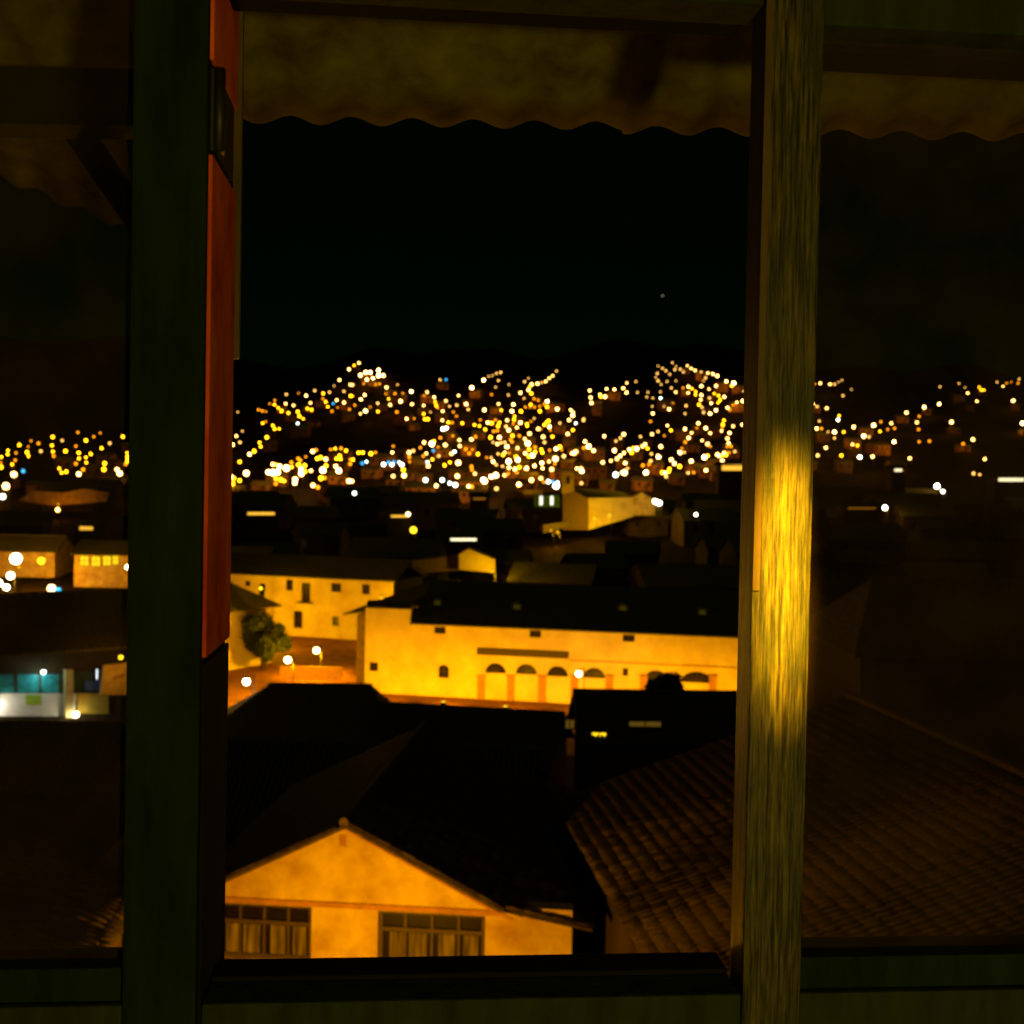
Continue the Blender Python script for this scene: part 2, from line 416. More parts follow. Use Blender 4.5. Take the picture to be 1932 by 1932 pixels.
# simple gabled or hipped mass in world space, ridge from A to B
def ridge_house(name, label, cat, A, B, half, drop, base_z, wall_m='wall_dark', roof_m='roof', over=0.5, hip=(0, 0), group=None):
    A, B = Vector(A), Vector(B); U = (B - A); U.z = 0; Ln = U.length; U.normalize(); N = Vector((U.y, -U.x, 0))
    if N.y > 0: N = -N
    t = thing(name, ((A.x + B.x) / 2, (A.y + B.y) / 2, base_z), label, cat, group)
    inv = Matrix.Translation(-t.location)
    def L(p): return inv @ Vector(p)
    ez = A.z - drop
    Zd = Vector((0, 0, 1))
    def side(s, k):                                        # eave points
        a = A - U * over * (0 if hip[0] else 1) - U * hip[0] + N * s * (half + over); b_ = B + U * over * (0 if hip[1] else 1) + U * hip[1] + N * s * (half + over)
        sl = drop / half * over
        a.z = ez - sl; b_.z = ez - sl
        return a, b_
    fa, fb = side(1, 0); ba, bb = side(-1, 0)
    ra = A - U * (0 if hip[0] else over); rb = B + U * (0 if hip[1] else over)
    th = Vector((0, 0, -0.14))
    r = MB()
    r.prism([L(fa), L(fb), L(rb), L(ra)], th); r.prism([L(bb), L(ba), L(ra), L(rb)], th)
    if hip[0]: r.prism([L(ba), L(fa), L(ra)], th)
    if hip[1]: r.prism([L(fb), L(bb), L(rb)], th)
    ro = r.build('roof', roof_m, t)
    cap = MB(); cap.tube(L(ra) + Zd * .02, L(rb) + Zd * .02, 0.13, n=6); cap.build('ridge_cap', roof_m, ro)
    if (A.y + B.y) / 2 < 100:
        tr = MB(); nrm = (fb - fa).cross(ra - fa).normalized(); nrm = nrm if nrm.z > 0 else -nrm
        n = int((fb - fa).length / .27)
        for i in range(n):
            t_ = (i + .5) / n; lo_ = fa + (fb - fa) * t_
            e_l = min(1.0, t_ * (fb - fa).length / max(hip[0], .01)) if hip[0] else 1.0
            e_r2 = min(1.0, (1 - t_) * (fb - fa).length / max(hip[1], .01)) if hip[1] else 1.0
            kk = min(e_l, e_r2)
            upd = (ra - fa) - U * (ra - fa).dot(U); hi_ = lo_ + upd * kk; s_ = U * .095
            jit = nrm * random.uniform(-.012, .012)
            tr.poly([L(lo_ - s_), L(lo_ - s_ * .5 + nrm * .08 + jit), L(lo_ + s_ * .5 + nrm * .08 + jit), L(lo_ + s_), L(hi_ - s_), L(hi_ - s_ * .5 + nrm * .08 + jit), L(hi_ + s_ * .5 + nrm * .08 + jit), L(hi_ + s_)], [(0, 1, 5, 4), (1, 2, 6, 5), (2, 3, 7, 6), (0, 3, 2, 1)])
        tro = tr.build('tile_rows', 'tile', ro); tro['kind'] = 'stuff'
    w = MB()
    a0 = A + N * half - U * max(0, hip[0] - over); b0 = B + N * half + U * max(0, hip[1] - over)
    a1 = A - N * half - U * max(0, hip[0] - over); b1 = B - N * half + U * max(0, hip[1] - over)
    zt_ = ez - 0.16
    def P(p, z): return L((p.x, p.y, z))
    w.quad(P(a0, base_z), P(b0, base_z), P(b0, zt_), P(a0, zt_)); w.quad(P(b1, base_z), P(a1, base_z), P(a1, zt_), P(b1, zt_))
    w.quad(P(a1, base_z), P(a0, base_z), P(a0, zt_), P(a1, zt_)); w.quad(P(b0, base_z), P(b1, base_z), P(b1, zt_), P(b0, zt_))
    if not hip[0]: w.poly([P(a0, zt_), P(a1, zt_), P(A, A.z - .18)], [(0, 1, 2)])
    if not hip[1]: w.poly([P(b0, zt_), P(b1, zt_), P(B, B.z - .18)], [(0, 2, 1)])
    wl = w.build('wall', wall_m, t)
    return t, L, (U, N)
def wall_window(parent, L, c, U, N, w, h, pane_m, frame_m='wood'):
    """window fixed on a wall: frame proud, pane inside. c = centre on the wall (world)"""
    c = Vector(c); Z = Vector((0, 0, 1)); f = MB(); t = 0.08
    def bar(a, b, e, g): f.prism([L(c + U * a + Z * e + N * .04), L(c + U * b + Z * e + N * .04), L(c + U * b + Z * g + N * .04), L(c + U * a + Z * g + N * .04)], -N * 0.08)
    bar(-w / 2 - t, -w / 2, -h / 2 - t, h / 2 + t); bar(w / 2, w / 2 + t, -h / 2 - t, h / 2 + t); bar(-w / 2, w / 2, -h / 2 - t, -h / 2); bar(-w / 2, w / 2, h / 2, h / 2 + t); bar(-t * .4, t * .4, -h / 2, h / 2)
    o = f.build('window', frame_m, parent)
    p = MB(); p.prism([L(c + U * (-w / 2) + Z * (-h / 2) + N * .025), L(c + U * (w / 2) + Z * (-h / 2) + N * .025), L(c + U * (w / 2) + Z * (h / 2) + N * .025), L(c + U * (-w / 2) + Z * (h / 2) + N * .025)], -N * 0.02)
    p.build('pane', pane_m, o); return o

# street lamp with real light
def lamp(x, y, Y, label, kind='w', power=0, col=(1, .52, .08), r=0.28, name='street_lamp', lantern=True, group=None, zoff=None):
    b = atY(x, y, Y); g = zt(b.x, b.y) if zoff is None else zoff
    t = thing(name, (b.x, b.y, g), label, 'street lamp', group); h = b.z - g
    p = MB(); p.tube((0.5, 0.25, 0), (0.5, 0.25, h + 0.5), 0.07, 0.045); p.tube((0.5, 0.25, 0), (0.5, 0.25, 0.35), 0.13, 0.1)
    p.build('pole', 'iron', t, smooth=True)
    a = MB(); a.tube((0.5, 0.25, h + 0.45), (0, 0, h + r + 0.12), 0.03); a.build('arm', 'iron', t)
    c = MB(); c.tube((0, 0, h + r), (0, 0, h + r + 0.14), r * 1.05, 0.06, 10); c.build('hood', 'iron', t)
    g_ = MB(); g_.ball((0, 0, h), r, 12, 8); g_.build('globe', 'near_' + kind, t, smooth=True)
    if power: point('light', (0, 0, h - r - 0.05), power, col, r * 0.6, t)
    protect(x - 14, y - 14, x + 14, y + 14, Y)
    return t

# ------------------------------------------------------------------ our own window: posts, header, sill, panes
PHI = math.atan2(0.06, 0.684)
win = thing('window_frame', (-0.3725, 1.45, -0.62), 'dark green timber window frame with thick posts and a worn lit post', 'window', rz=PHI)
z0 = 0.62                       # local z of eye level
def W(name, x0, x1, y0, y1, za, zb, m, par=win, bevel=0.004):
    return box(name, x0, x1, y0, y1, za + z0, zb + z0, m, par, bevel)
lp = W('post', -0.088, 0.0, 0.0, 0.205, -0.95, 0.95, 'oldgreen', bevel=0.006)
rp = W('post', 0.678, 0.753, 0.0, 0.062, -0.95, 0.95, 'post', bevel=0.004)
tag(rp, label='worn olive post with bright lit wood grain')
W('edge_strip', 0.6775, 0.6865, -0.004, -0.0003, (916 + 8 - 1115) / F * 1.51, 0.95, 'wood', bevel=0.001)
zr = lambda py: (916 - 10 - py) / F * 1.53
ru = W('jamb_board', 0.001, 0.006, 0.004, 0.203, zr(160), 0.9, 'red', bevel=0.0015); tag(ru, label='short red painted jamb board above the hinge')
rl = W('jamb_board', 0.001, 0.006, 0.004, 0.203, zr(1228), zr(328), 'red', bevel=0.0015); tag(rl, label='long red painted jamb board')
W('jamb_board', 0.001, 0.005, 0.006, 0.201, -0.9, zr(1240), 'blackwood', bevel=0.0015)  # black colour stands in for shadow on the lower jamb
hg = W('hinge', 0.0012, 0.008, 0.01, 0.16, zr(318), zr(172), 'iron', bevel=0.001)
b = MB(); b.tube((0.012, 0.012, zr(318) + z0), (0.012, 0.012, zr(172) + z0), 0.007); b.build('hinge_pin', 'iron', hg, smooth=True)
for k in range(3):
    b = MB(); b.tube((0.0075, 0.065, zr(300 - k * 55) + z0), (0.011, 0.065, zr(300 - k * 55) + z0), 0.006, n=8); b.build('screw', 'brass', hg)
W('bead', 0.001, 0.012, 0.2051, 0.219, zr(660), 0.9, 'wood', bevel=0.001)
W('header', 0.0062, 0.6775, 0.005, 0.075, 0.603, 0.95, 'green')
W('header', 0.7535, 1.8, 0.005, 0.075, 0.582, 0.95, 'green')
W('lintel', 0.0062, 0.6775, 0.0755, 0.15, 0.615, 0.95, 'blackwood')
W('lintel', 0.7535, 1.8, 0.0755, 0.15, 0.575, 0.95, 'blackwood')
W('sill', 0.0062, 0.6775, 0.004, 0.07, -0.72, -0.640, 'green'); W('sill', -1.6, -0.0885, 0.004, 0.019, -0.75, -0.640, 'green'); W('sill', 0.7535, 1.9, 0.004, 0.019, -0.75, -0.640, 'green')
W('sill', 0.008, 0.6775, 0.0705, 0.13, -0.75, -0.634, 'blackwood')
W('bottom_rail', -1.5, -0.088, 0.02, 0.09, -0.66, -0.60, 'oldgreen'); W('bottom_rail', 0.7535, 1.8, 0.02, 0.09, -0.66, -0.60, 'oldgreen')
W('top_rail', -1.5, -0.088, 0.02, 0.09, 0.62, 0.9, 'oldgreen')
W('pane', -1.5, -0.088, 0.05, 0.054, -0.60, 0.62, 'pane', bevel=0)
W('pane', 0.7535, 1.8, 0.05, 0.054, -0.60, 0.58, 'pane', bevel=0)

# corrugated eave outside the window
eave = thing('eave_roof', (0.2, 2.4, 0.75), 'corrugated sheet eave hanging over the window with timber beam', 'roof')
def corrugated(name, parent, x0, x1, e_y, e_z, w_y, w_z, pitch, amp, m, dz=0.0, base=(0, 0, 0), skew=0.0):
    n = int((x1 - x0) / pitch * 14); v = []; f = []
    for s in (0, 1):
        for j in range(9):
            t = j / 8
            for i in range(n + 1):
                x = x0 + (x1 - x0) * i / n
                w = math.sin(2 * math.pi * x / pitch)
                v.append(Vector((x, e_y + (w_y - e_y) * t, e_z + (w_z - e_z) * t + amp * w + dz + (0.007 if s else 0) + skew * (x - x0))) - Vector(base))
    k = (n + 1) * 9
    for j in range(8):
        for i in range(n):
            a = j * (n + 1) + i; f.append((a, a + n + 1, a + n + 2, a + 1)); f.append((k + a, k + a + 1, k + a + n + 2, k + a + n + 1))
    for i in range(n): f.append((i, i + 1, k + i + 1, k + i))
    for j in range(8):
        a = j * (n + 1); f.append((a, k + a, k + a + n + 1, a + n + 1)); a += n; f.append((a, a + n + 1, k + a + n + 1, k + a))
    return mesh_obj(name, v, f, m, parent, smooth=True)
bs = (0.2, 2.4, 0.75)
EX = [-1.75, -0.72, 0.26, 1.24, 2.3]
for i in range(4):
    corrugated('corrugated_sheet', eave, EX[i] - 0.04, EX[i + 1] + 0.04, 2.60, 0.772 - 0.004 * i, 1.72, 1.06, 0.131, 0.0095, 'sheet', dz=0.003 * (i % 2), base=bs)
box('purlin', -1.75 - .2, 2.3 - .2, 2.20 - 2.4, 2.26 - 2.4, 0.925 - .75, 0.985 - .75 - 0.02, 'wood', eave, bevel=0.003).location.z = 0.02
p0, p1 = atY(-120, 178, 2.15), atY(330, 184, 2.15)
b = MB(); b.prism([p0 - Vector(bs) + Vector((0, 0, -.05)), p1 - Vector(bs) + Vector((0, 0, -.05)), p1 - Vector(bs) + Vector((0, 0, .05)), p0 - Vector(bs) + Vector((0, 0, .05))], (0, .09, 0)); b.build('beam', 'oldgreen', eave)
p0, p1 = atY(110, 200, 2.3) - Vector(bs), atY(275, 440, 2.3) - Vector(bs)
b = MB(); d = (p1 - p0).normalized(); sdn = Vector((d.z, 0, -d.x)) * 0.024
b.prism([p0 - sdn, p1 - sdn, p1 + sdn, p0 + sdn], (0, .05, 0)); b.build('brace', 'oldgreen', eave)
lean = thing('lean_to_roof', atY(110, 330, 3.3), 'small sloping corrugated lean-to sheet beside the window seen past the brace', 'roof')
q0, q1, q2, q3 = atY(-60, 225, 3.0), atY(235, 245, 3.0), atY(262, 440, 3.5), atY(-30, 322, 3.5)
v = []; f = []; n = 40
for s in (0, 1):
    for j in range(7):
        for i in range(n + 1):
            t, u = j / 6, i / n
            p = (q0 * (1 - u) + q1 * u) * (1 - t) + (q3 * (1 - u) + q2 * u) * t
            v.append(p - lean.location + Vector((0, 0, 0.01 * math.sin(u * 2 * math.pi * 3.5) + (0.006 if s else 0))))
k = (n + 1) * 7
for j in range(6):
    for i in range(n):
        a = j * (n + 1) + i; f.append((a, a + 1, a + n + 2, a + n + 1)); f.append((k + a, k + a + n + 1, k + a + n + 2, k + a + 1))
mesh_obj('corrugated_sheet', v, f, 'sheet', lean, smooth=True)
b = MB(); b.prism([q0 - lean.location + Vector((0, 0.02, .012)), q1 - lean.location + Vector((0, .02, .012)), q1 - lean.location + Vector((0, .02, .06)), q0 - lean.location + Vector((0, .02, .06))], (0, .05, 0)); b.build('batten', 'wood', lean)

# unseen lamps added behind the camera: warm room fill, narrow spot for the post
room = box('room_floor', -2.6, 3.2, -3.6, 1.40, -1.72, -1.62, 'wood'); tag(room, kind='structure')
apron = box('window_wall', -2.6, 3.2, 1.66, 1.80, -1.72, -0.80, 'stone'); tag(apron, kind='structure')
pen = thing('added_fill_lamp', (0.62, -1.0, -1.62), 'added unseen floor lamp giving warm fill inside the dark room', 'lamp')
b = MB(); b.tube((0, 0, 0), (0, 0, 0.03), 0.15, 0.14, 20); b.build('base', 'iron', pen)
b = MB(); b.tube((0, 0, 0.03), (0, 0, 1.2), 0.012); b.build('stem', 'iron', pen)
b = MB(); b.ball((0, 0, 1.25), 0.045, 12, 8); b.build('bulb', 'near_d', pen, smooth=True)
point('light', (0, 0.06, 1.27), 95.0, (1, .70, .08), 0.05, pen)
tgt = win.matrix_basis @ Vector((0.720, 0.0, z0 - 0.115))
spos = Vector((0.34, -0.45, 0.82))
sp = thing('added_spotlight', spos, 'added unseen spotlight inside the room lighting the post', 'lamp')
d = (tgt - spos).normalized()
b = MB(); b.tube(-d * 0.12, d * 0.02, 0.03, 0.05, 14); b.build('shade', 'iron', sp)
b = MB(); b.ball(-d * 0.0, 0.022); b.build('bulb', 'near_y', sp, smooth=True)
b = MB(); b.tube(-d * 0.1, Vector((0, -0.1, 0.4)), 0.01); b.build('stem', 'iron', sp)
sl = bpy.data.lights.new('light', 'SPOT'); sl.energy = 4200; sl.color = (1, .50, .01); sl.spot_size = R(10.0); sl.spot_blend = 1.0; sl.shadow_soft_size = 0.02
slo = bpy.data.objects.new('light', sl); link(slo, sp); slo.location = d * 0.06; slo.rotation_euler = (-d).to_track_quat('Z', 'Y').to_euler(); slo.scale = (0.28, 1, 1)

# ------------------------------------------------------------------ the gabled house below the window
YG = 30.0
ap = atY(655, 1548, YG); vr = atY(948, 1708, YG - 0.35); vl = Vector((2 * ap.x - vr.x, YG + .35, vr.z))
UG = (Vector((vr.x, vr.y, 0)) - Vector((vl.x, vl.y, 0))).normalized(); NG = Vector((UG.y, -UG.x, 0))
base = -17.2
gh = thing('gabled_house', (ap.x, YG, base), 'orange lit gabled house with two dark timber windows below the window sill', 'house')
GI = Matrix.Translation(-gh.location)
def GL(p): return GI @ Vector(p)
ctr = Vector((ap.x, YG, 0))
hw = (Vector((vr.x, vr.y, 0)) - ctr).length
def gq(u, z, d=0.0): return GL(ctr + UG * u + NG * d + Vector((0, 0, z)))
def gpx(x, y):   # pixel -> (u, z) on the gable plane
    d_ = ray(x, y); t_ = (ctr.dot(NG)) / d_.dot(NG); p = d_ * t_; return ((p - ctr).dot(UG), p.z)
u_r, z_wb = gpx(1078, 1806)
uA0, zA0 = gpx(404, 1806); uA1, zA1 = gpx(588, 1716)
uB0, zB0 = gpx(712, 1806); uB1, zB1 = gpx(916, 1724)
zs = min(zA0, zB0); zh = (zA1 + zB1) / 2
ops = [dict(u0=uA0, u1=uA1, w0=zs - base, w1=zh - base), dict(u0=uB0, u1=uB1, w0=zs - base, w1=zh - base)]
wl, q = facade('wall', gh, GL(ctr - UG * hw + Vector((0, 0, base))), UG, hw + u_r, zh + 0.25 - base, [dict(o, u0=o['u0'] + hw, u1=o['u1'] + hw) for o in ops], 'adobe', rec=0.3)
# gable triangle sits on the wall; small vent slot
eps = zh + 0.25
b = MB(); b.prism([gq(-hw + .02, eps), gq(hw - .02, eps), gq(hw - .02, vr.z), gq(0, ap.z - .1), gq(-hw + .02, vr.z)] if vr.z > eps else [gq(-hw, eps), gq(hw, eps), gq(0, ap.z - .1)], -NG * .45)
gb = b.build('gable', 'adobe', gh)
uv, zv = gpx(647, 1585)
b = MB(); b.prism([gq(uv - .09, zv - .16, .012), gq(uv + .09, zv - .16, .012), gq(uv + .09, zv + .14, .012), gq(uv - .09, zv + .14, .012)], -NG * .05); b.build('vent', 'redstone', gb)
# wooden lintel shelf under the gable
b = MB(); b.prism([gq(-hw, zh + .03, .0), gq(hw, zh + .03, .0), gq(hw, zh + .16, .0), gq(-hw, zh + .16, .0)], NG * .06); b.build('string_course', 'redstone', gh)
for o in ops:
    oo = dict(o, u0=o['u0'] + hw, u1=o['u1'] + hw)
    w = fill_opening(q, oo, gh, 'pane_glow', 'window', -0.12, 'wood', (3, 0), 'glassdark')
    u0, u1, w0, w1 = oo['u0'], oo['u1'], oo['w0'], oo['w1']
    tz = w0 + (w1 - w0) * 0.62
    b = MB(); b.prism([q(u0, tz, -.1), q(u1, tz, -.1), q(u1, tz + .1, -.1), q(u0, tz + .1, -.1)], -NG * .08); b.build('transom', 'wood', w)
    for (f0, f1) in ((.10, .24), (.28, .45), (.56, .71), (.79, .93)):
        b = MB(); b.prism([q(u0 + (u1 - u0) * f0, w0 + .06, -.185), q(u0 + (u1 - u0) * f1, w0 + .06, -.185), q(u0 + (u1 - u0) * f1, tz - .05, -.185), q(u0 + (u1 - u0) * f0, tz - .05, -.185)], -NG * .01); b.build('pane_glow', 'pane_glow', w)
    b = MB(); b.prism([q(u0 - .05, w0 - .12, 0), q(u1 + .05, w0 - .12, 0), q(u1 + .05, w0 - .005, 0), q(u0 - .05, w0 - .005, 0)], NG * .12); b.build('sill', 'wood', w)
# dark ledge under the windows
b = MB(); b.prism([gq(-hw - .3, zs - .2), gq(u_r + .2, zs - .2), gq(u_r + .2, zs - .13), gq(-hw - .3, zs - .13)], NG * .9); b.build('ledge', 'blackwood', gh)
# other walls (sides, back)
DG = 12.0
b = MB()
for u in (-hw, u_r):
    b.quad(gq(u, base, -.5), gq(u, base, -DG), gq(u, eps - .3, -DG), gq(u, eps - .3, -.5))
b.quad(gq(-hw, base, -DG), gq(u_r, base, -DG), gq(u_r, eps - .3, -DG), gq(-hw, eps - .3, -DG))
b.poly([gq(-hw, eps - .3, -DG), gq(hw, eps - .3, -DG), gq(0, ap.z - .15, -DG)], [(0, 1, 2)]); b.build('wall', 'wall_dark', gh)
# roof slopes with tiles, verge overhanging the gable
ov = 0.38
back = -NG
sl_r = (UG * -hw + Vector((0, 0, ap.z - vr.z)))
def ext(u, z, d): return gq(u, z, d)
e_r = gq(hw + .02, vr.z, ov)
tiled_slope(gh, e_r, back, sl_r, DG + ov, sl_r.length + .06, 190)
sl_l = (UG * hw + Vector((0, 0, ap.z - vr.z)))
tiled_slope(gh, gq(-hw - .5, vr.z - .28, ov), back, sl_l, DG + ov, sl_l.length + .58, 60)
# lower lean-to slope on the side
ux, zx = gpx(1092, 1742)
lo = (gq(hw + .05, vr.z - .02, 0) - gq(ux + .35, zx - .05, 0))
tiled_slope(gh, gq(ux + .35, zx - .05, .2), back, lo, DG, lo.length, 50)
rc = MB(); rc.tube(gq(0, ap.z + .06, ov), gq(0, ap.z + .06, -DG), .12, n=8); rc.build('ridge_cap', 'tile', gh)
for s in (-1, 1):
    b = MB(); a_, c_ = gq(0, ap.z - .03, ov - .02), gq(s * (hw + .3), vr.z - .03 - .17, ov - .02)
    b.prism([a_, c_, c_ + Vector((0, 0, -.10)), a_ + Vector((0, 0, -.10))], -NG * .05)
    b.build('verge_board', 'redstone', gh)
lamp(610, 1955, 23.5, 'sodium lane lamp standing before the gabled house below the sill', 'y', 3000, (1, .41, .0), 0.16)
protect(400, 1540, 1090, 1815, YG)

# ------------------------------------------------------------------ neighbour with the tiled slope rising away beside the lane
ez = -9.5
ea, eb = onz(1262, 1888, ez), onz(1046, 1510, ez)
al = (eb - ea); al.z = 0; RL = al.length; al.normalize(); out = Vector((al.y, -al.x, 0))
if out.x < 0: out = -out
nb = thing('tiled_neighbour_house', (ea.x + 3, (ea.y + eb.y) / 2, -17), 'neighbouring house with a broad clay tile roof rising beside the narrow lane', 'house')
NI = Matrix.Translation(-nb.location)
upn = (out * math.cos(R(19)) + Vector((0, 0, math.sin(R(19)))))
st = ea - al * 5.0
tiled_slope(nb, NI @ st, al, upn, RL + 5.0, 9.6, 300)
ra_, rb_ = st + upn * 9.6, eb + upn * 9.6
b = MB(); b.tube(NI @ (ra_ + Vector((0, 0, .08))), NI @ (rb_ + Vector((0, 0, .08))), .13, n=8); b.build('ridge_cap', 'tile', nb)
b = MB()
far = out * 2 * 9.6 * math.cos(R(19))
b.prism([NI @ ra_, NI @ rb_, NI @ (eb + far), NI @ (st + far)], (0, 0, -.12)); b.build('far_slope', 'tile', nb)
ins = out * .5
w0_, w1_ = st + ins, eb + ins - al * .4
b = MB()
for (p, p2) in ((w0_, w1_),):
    for (s, e) in ((Vector((0, 0, 0)), far - out),):
        c0, c1, c2, c3 = w0_, w1_, w1_ + (far - out), w0_ + (far - out)
        for (m0, m1) in ((c0, c1), (c1, c2), (c2, c3), (c3, c0)):
            b.quad(NI @ Vector((m0.x, m0.y, -17.5)), NI @ Vector((m1.x, m1.y, -17.5)), NI @ Vector((m1.x, m1.y, ez - .15)), NI @ Vector((m0.x, m0.y, ez - .15)))
b.poly([NI @ Vector((c1.x, c1.y, ez - .15)), NI @ Vector((c2.x, c2.y, ez - .15)), NI @ (rb_ - Vector((0, 0, .2)) - al * .4)], [(0, 1, 2)])
b.build('wall', 'wall_dark', nb)

# dark roofs between
A_, B_ = atY(508, 1291, 88), atY(700, 1292, 86)
A_.z = B_.z = -14.6 + (A_.z + B_.z) / 2 * 0 + 0
A_, B_ = onz(508, 1291, -14.6), onz(702, 1293, -14.6)
ridge_house('dark_roofed_house', 'dark hip roofed house blocking the foot of the plaza street', 'house', A_, B_, 5.0, 2.6, -20.5, hip=(4.0, 2.0))
A_, B_ = onz(725, 1327, -14.8), onz(1052, 1345, -14.8)
ridge_house('dark_roofed_house', 'long dark roofed house in front of the arcaded building', 'house', A_, B_, 4.5, 2.3, -20.3)
A_, B_ = onz(1096, 1303, -12.9), onz(1420, 1307, -12.9)
tC, LC, (UC, NC) = ridge_house('dark_roofed_house', 'dark roofed house with a small yellow lit window beside the arcade', 'house', A_, B_, 3.4, 2.1, -19.5)
for (x, y, w_, h_, pm) in ((1130, 1391, .85, .55, 'win_yellow'), (1075, 1366, .5, .5, 'win_dim'), (1217, 1366, 1.9, .28, 'win_dim')):
    d_ = ray(x, y); a = A_ + NC * 3.46; t_ = (a.dot(NC)) / d_.dot(NC); wall_window(tC, LC, d_ * t_, UC, NC, w_, h_, pm)
A_, B_ = onz(380, 1395, -11.9), onz(1000, 1412, -11.9)
ridge_house('dark_roofed_house', 'wide unlit house just behind the orange gable', 'house', A_, B_, 4.6, 2.3, -18.5)
A_ = onz(1645, 1092, -5.2); B_ = A_ + Vector((17, 0.5, 0))
ridge_house('dark_roofed_house', 'tall dark house standing past the worn lit post', 'house', A_, B_, 6.0, 3.4, -19.5, hip=(3.0, 0))
A_, B_ = onz(-160, 1362, -12.3), onz(215, 1366, -12.3)
ridge_house('dark_roofed_house', 'low dark house below the shop with the teal windows', 'house', A_, B_, 4.0, 2.0, -18.5)
lh = thing('near_tiled_house', atY(40, 1800, 24) * 1.0, 'dark tile roofed house below the dusty side pane', 'house')
lh.location.z = -17
LI = Matrix.Translation(-lh.location)
ra_ = atY(30, 1598, 26); rb_ = atY(205, 1668, 26)
upv = (ra_ - rb_); 
tiled_slope(lh, LI @ (rb_ + (rb_ - ra_) * .35), Vector((0.12, -1, 0)), upv * 1.0, 8.0, upv.length * 1.35 + .1, 250)
top = ra_; down = rb_ + (rb_ - ra_) * .35
b = MB(); alo = Vector((.12, -1, 0)).normalized() * 8
lft = Vector((-(down.x - top.x), 0, (down.z - top.z)))
b.prism([LI @ top, LI @ (top + alo), LI @ (top + alo + lft), LI @ (top + lft)], (0, 0, -.1)); b.build('far_slope', 'tile', lh)
b = MB(); b.tube(LI @ (top + Vector((0, 0, .05))), LI @ (top + alo + Vector((0, 0, .05))), .12, n=8); b.build('ridge_cap', 'tile', lh)
b = MB()
c0 = down - Vector((.4, 0, 0)); c1 = c0 + alo; c2 = top + lft + alo + Vector((.4, 0, 0)); c3 = top + lft + Vector((.4, 0, 0))
for (m0, m1) in ((c0, c1), (c1, c2), (c2, c3), (c3, c0)):
    b.quad(LI @ Vector((m0.x, m0.y, -17)), LI @ Vector((m1.x, m1.y, -17)), LI @ Vector((m1.x, m1.y, down.z - .1)), LI @ Vector((m0.x, m0.y, down.z - .1)))
b.poly([LI @ Vector((c0.x, c0.y, down.z - .1)), LI @ Vector((c3.x, c3.y, down.z - .1)), LI @ (top - Vector((0, 0, .15)))], [(0, 1, 2)])
b.build('wall', 'wall_dark', lh)

# ------------------------------------------------------------------ trees
def tree(name, label, base, crown_c, rad, nleaf=1600, sq=0.9):
    base = Vector(base); crown_c = Vector(crown_c)
    t = thing(name, base, label, 'tree')
    h = crown_c - base
    b = MB(); b.tube((0, 0, 0), h * 0.6, rad * .12, rad * .085, 8)
    for k in range(6):
        a = k * 1.05 + .3
        tip = h + Vector((math.cos(a), math.sin(a), .2 * (k % 3))) * rad * .6
        b.tube(h * (.45 + .03 * k), tip, rad * .05, rad * .015, 6)
    b.build('trunk', 'bark', t, smooth=True)
    v = []; f = []
    cl = []
    for _ in range(26):
        d_ = Vector((random.gauss(0, 1), random.gauss(0, 1), random.gauss(0, 1))).normalized()
        cl.append((h + Vector((d_.x, d_.y, d_.z * sq)) * rad * random.uniform(.3, .86), rad * random.uniform(.18, .40)))
    for i in range(nleaf):
        c_, rr = random.choice(cl)
        d_ = Vector((random.gauss(0, 1), random.gauss(0, 1), random.gauss(0, 1))).normalized() * rr * random.uniform(.5, 1.05)
        p = c_ + d_; s = rad * random.uniform(.045, .085)
        a = Vector((random.gauss(0, 1), random.gauss(0, 1), random.gauss(0, 1))).normalized(); c2 = a.orthogonal().normalized()
        k = len(v); v += [p - a * s * 1.6, p + c2 * s * .6, p + a * s * 1.6, p - c2 * s * .6]; f.append((k, k + 1, k + 2, k + 3))
    mesh_obj('crown', v, f, 'leaf', t)
    return t
tc = atY(498, 1196, 132); tree('plaza_tree', 'round dark leafy tree in the lit street beside the white corner wall', (tc.x, tc.y, zt(tc.x, tc.y)), tc, 3.0, 7500, 0.95)
tc = onz(1275, 1304, -12.75); tree('bush_tree', 'dark rounded tree top rising over the roof before the arches', (tc.x, tc.y + 4.5, -20), tc + Vector((0, 4.5, -.75)), 1.45, 5000)

# ------------------------------------------------------------------ arcaded building
EZ_ = -13.6; GB = -20.95
cl_ = onz(775, 1172, EZ_); cr_ = onz(1390, 1198, EZ_)
UCv = cr_ - cl_; UCv.z = 0; UCv.normalize(); NCv = Vector((UCv.y, -UCv.x, 0))
def cpx(x, y):
    d_ = ray(x, y); t_ = cl_.dot(NCv) / d_.dot(NCv); p = d_ * t_; return ((Vector((p.x, p.y, 0)) - Vector((cl_.x, cl_.y, 0))).dot(UCv), p.z)
uL, _ = cpx(689, 1200); uR, _ = cpx(1560, 1210)
P0 = Vector((cl_.x, cl_.y, 0)) + UCv * uL + Vector((0, 0, GB))
arc = thing('arcaded_building', (P0.x, P0.y, GB), 'long floodlit yellow building with arched openings facing the plaza street', 'building')
AI = Matrix.Translation(-arc.location)
def AP(x, y):
    u, z = cpx(x, y); return u - uL, z - GB
def op(xc, yc, w, h, arch=None):
    u, z = AP(xc, yc); k = cl_.y / F; o = dict(u0=u - w * k / 2, u1=u + w * k / 2, w0=z - h * k / 2, w1=z + h * k / 2)
    if arch: o['arch'] = arch * k
    return o
small = [op(830, 1189, 22, 13), op(1010, 1196, 22, 13), op(1186, 1204, 22, 13), op(705, 1258, 17, 17), op(837, 1267, 21, 25, 9), op(1180, 1268, 10, 14)]
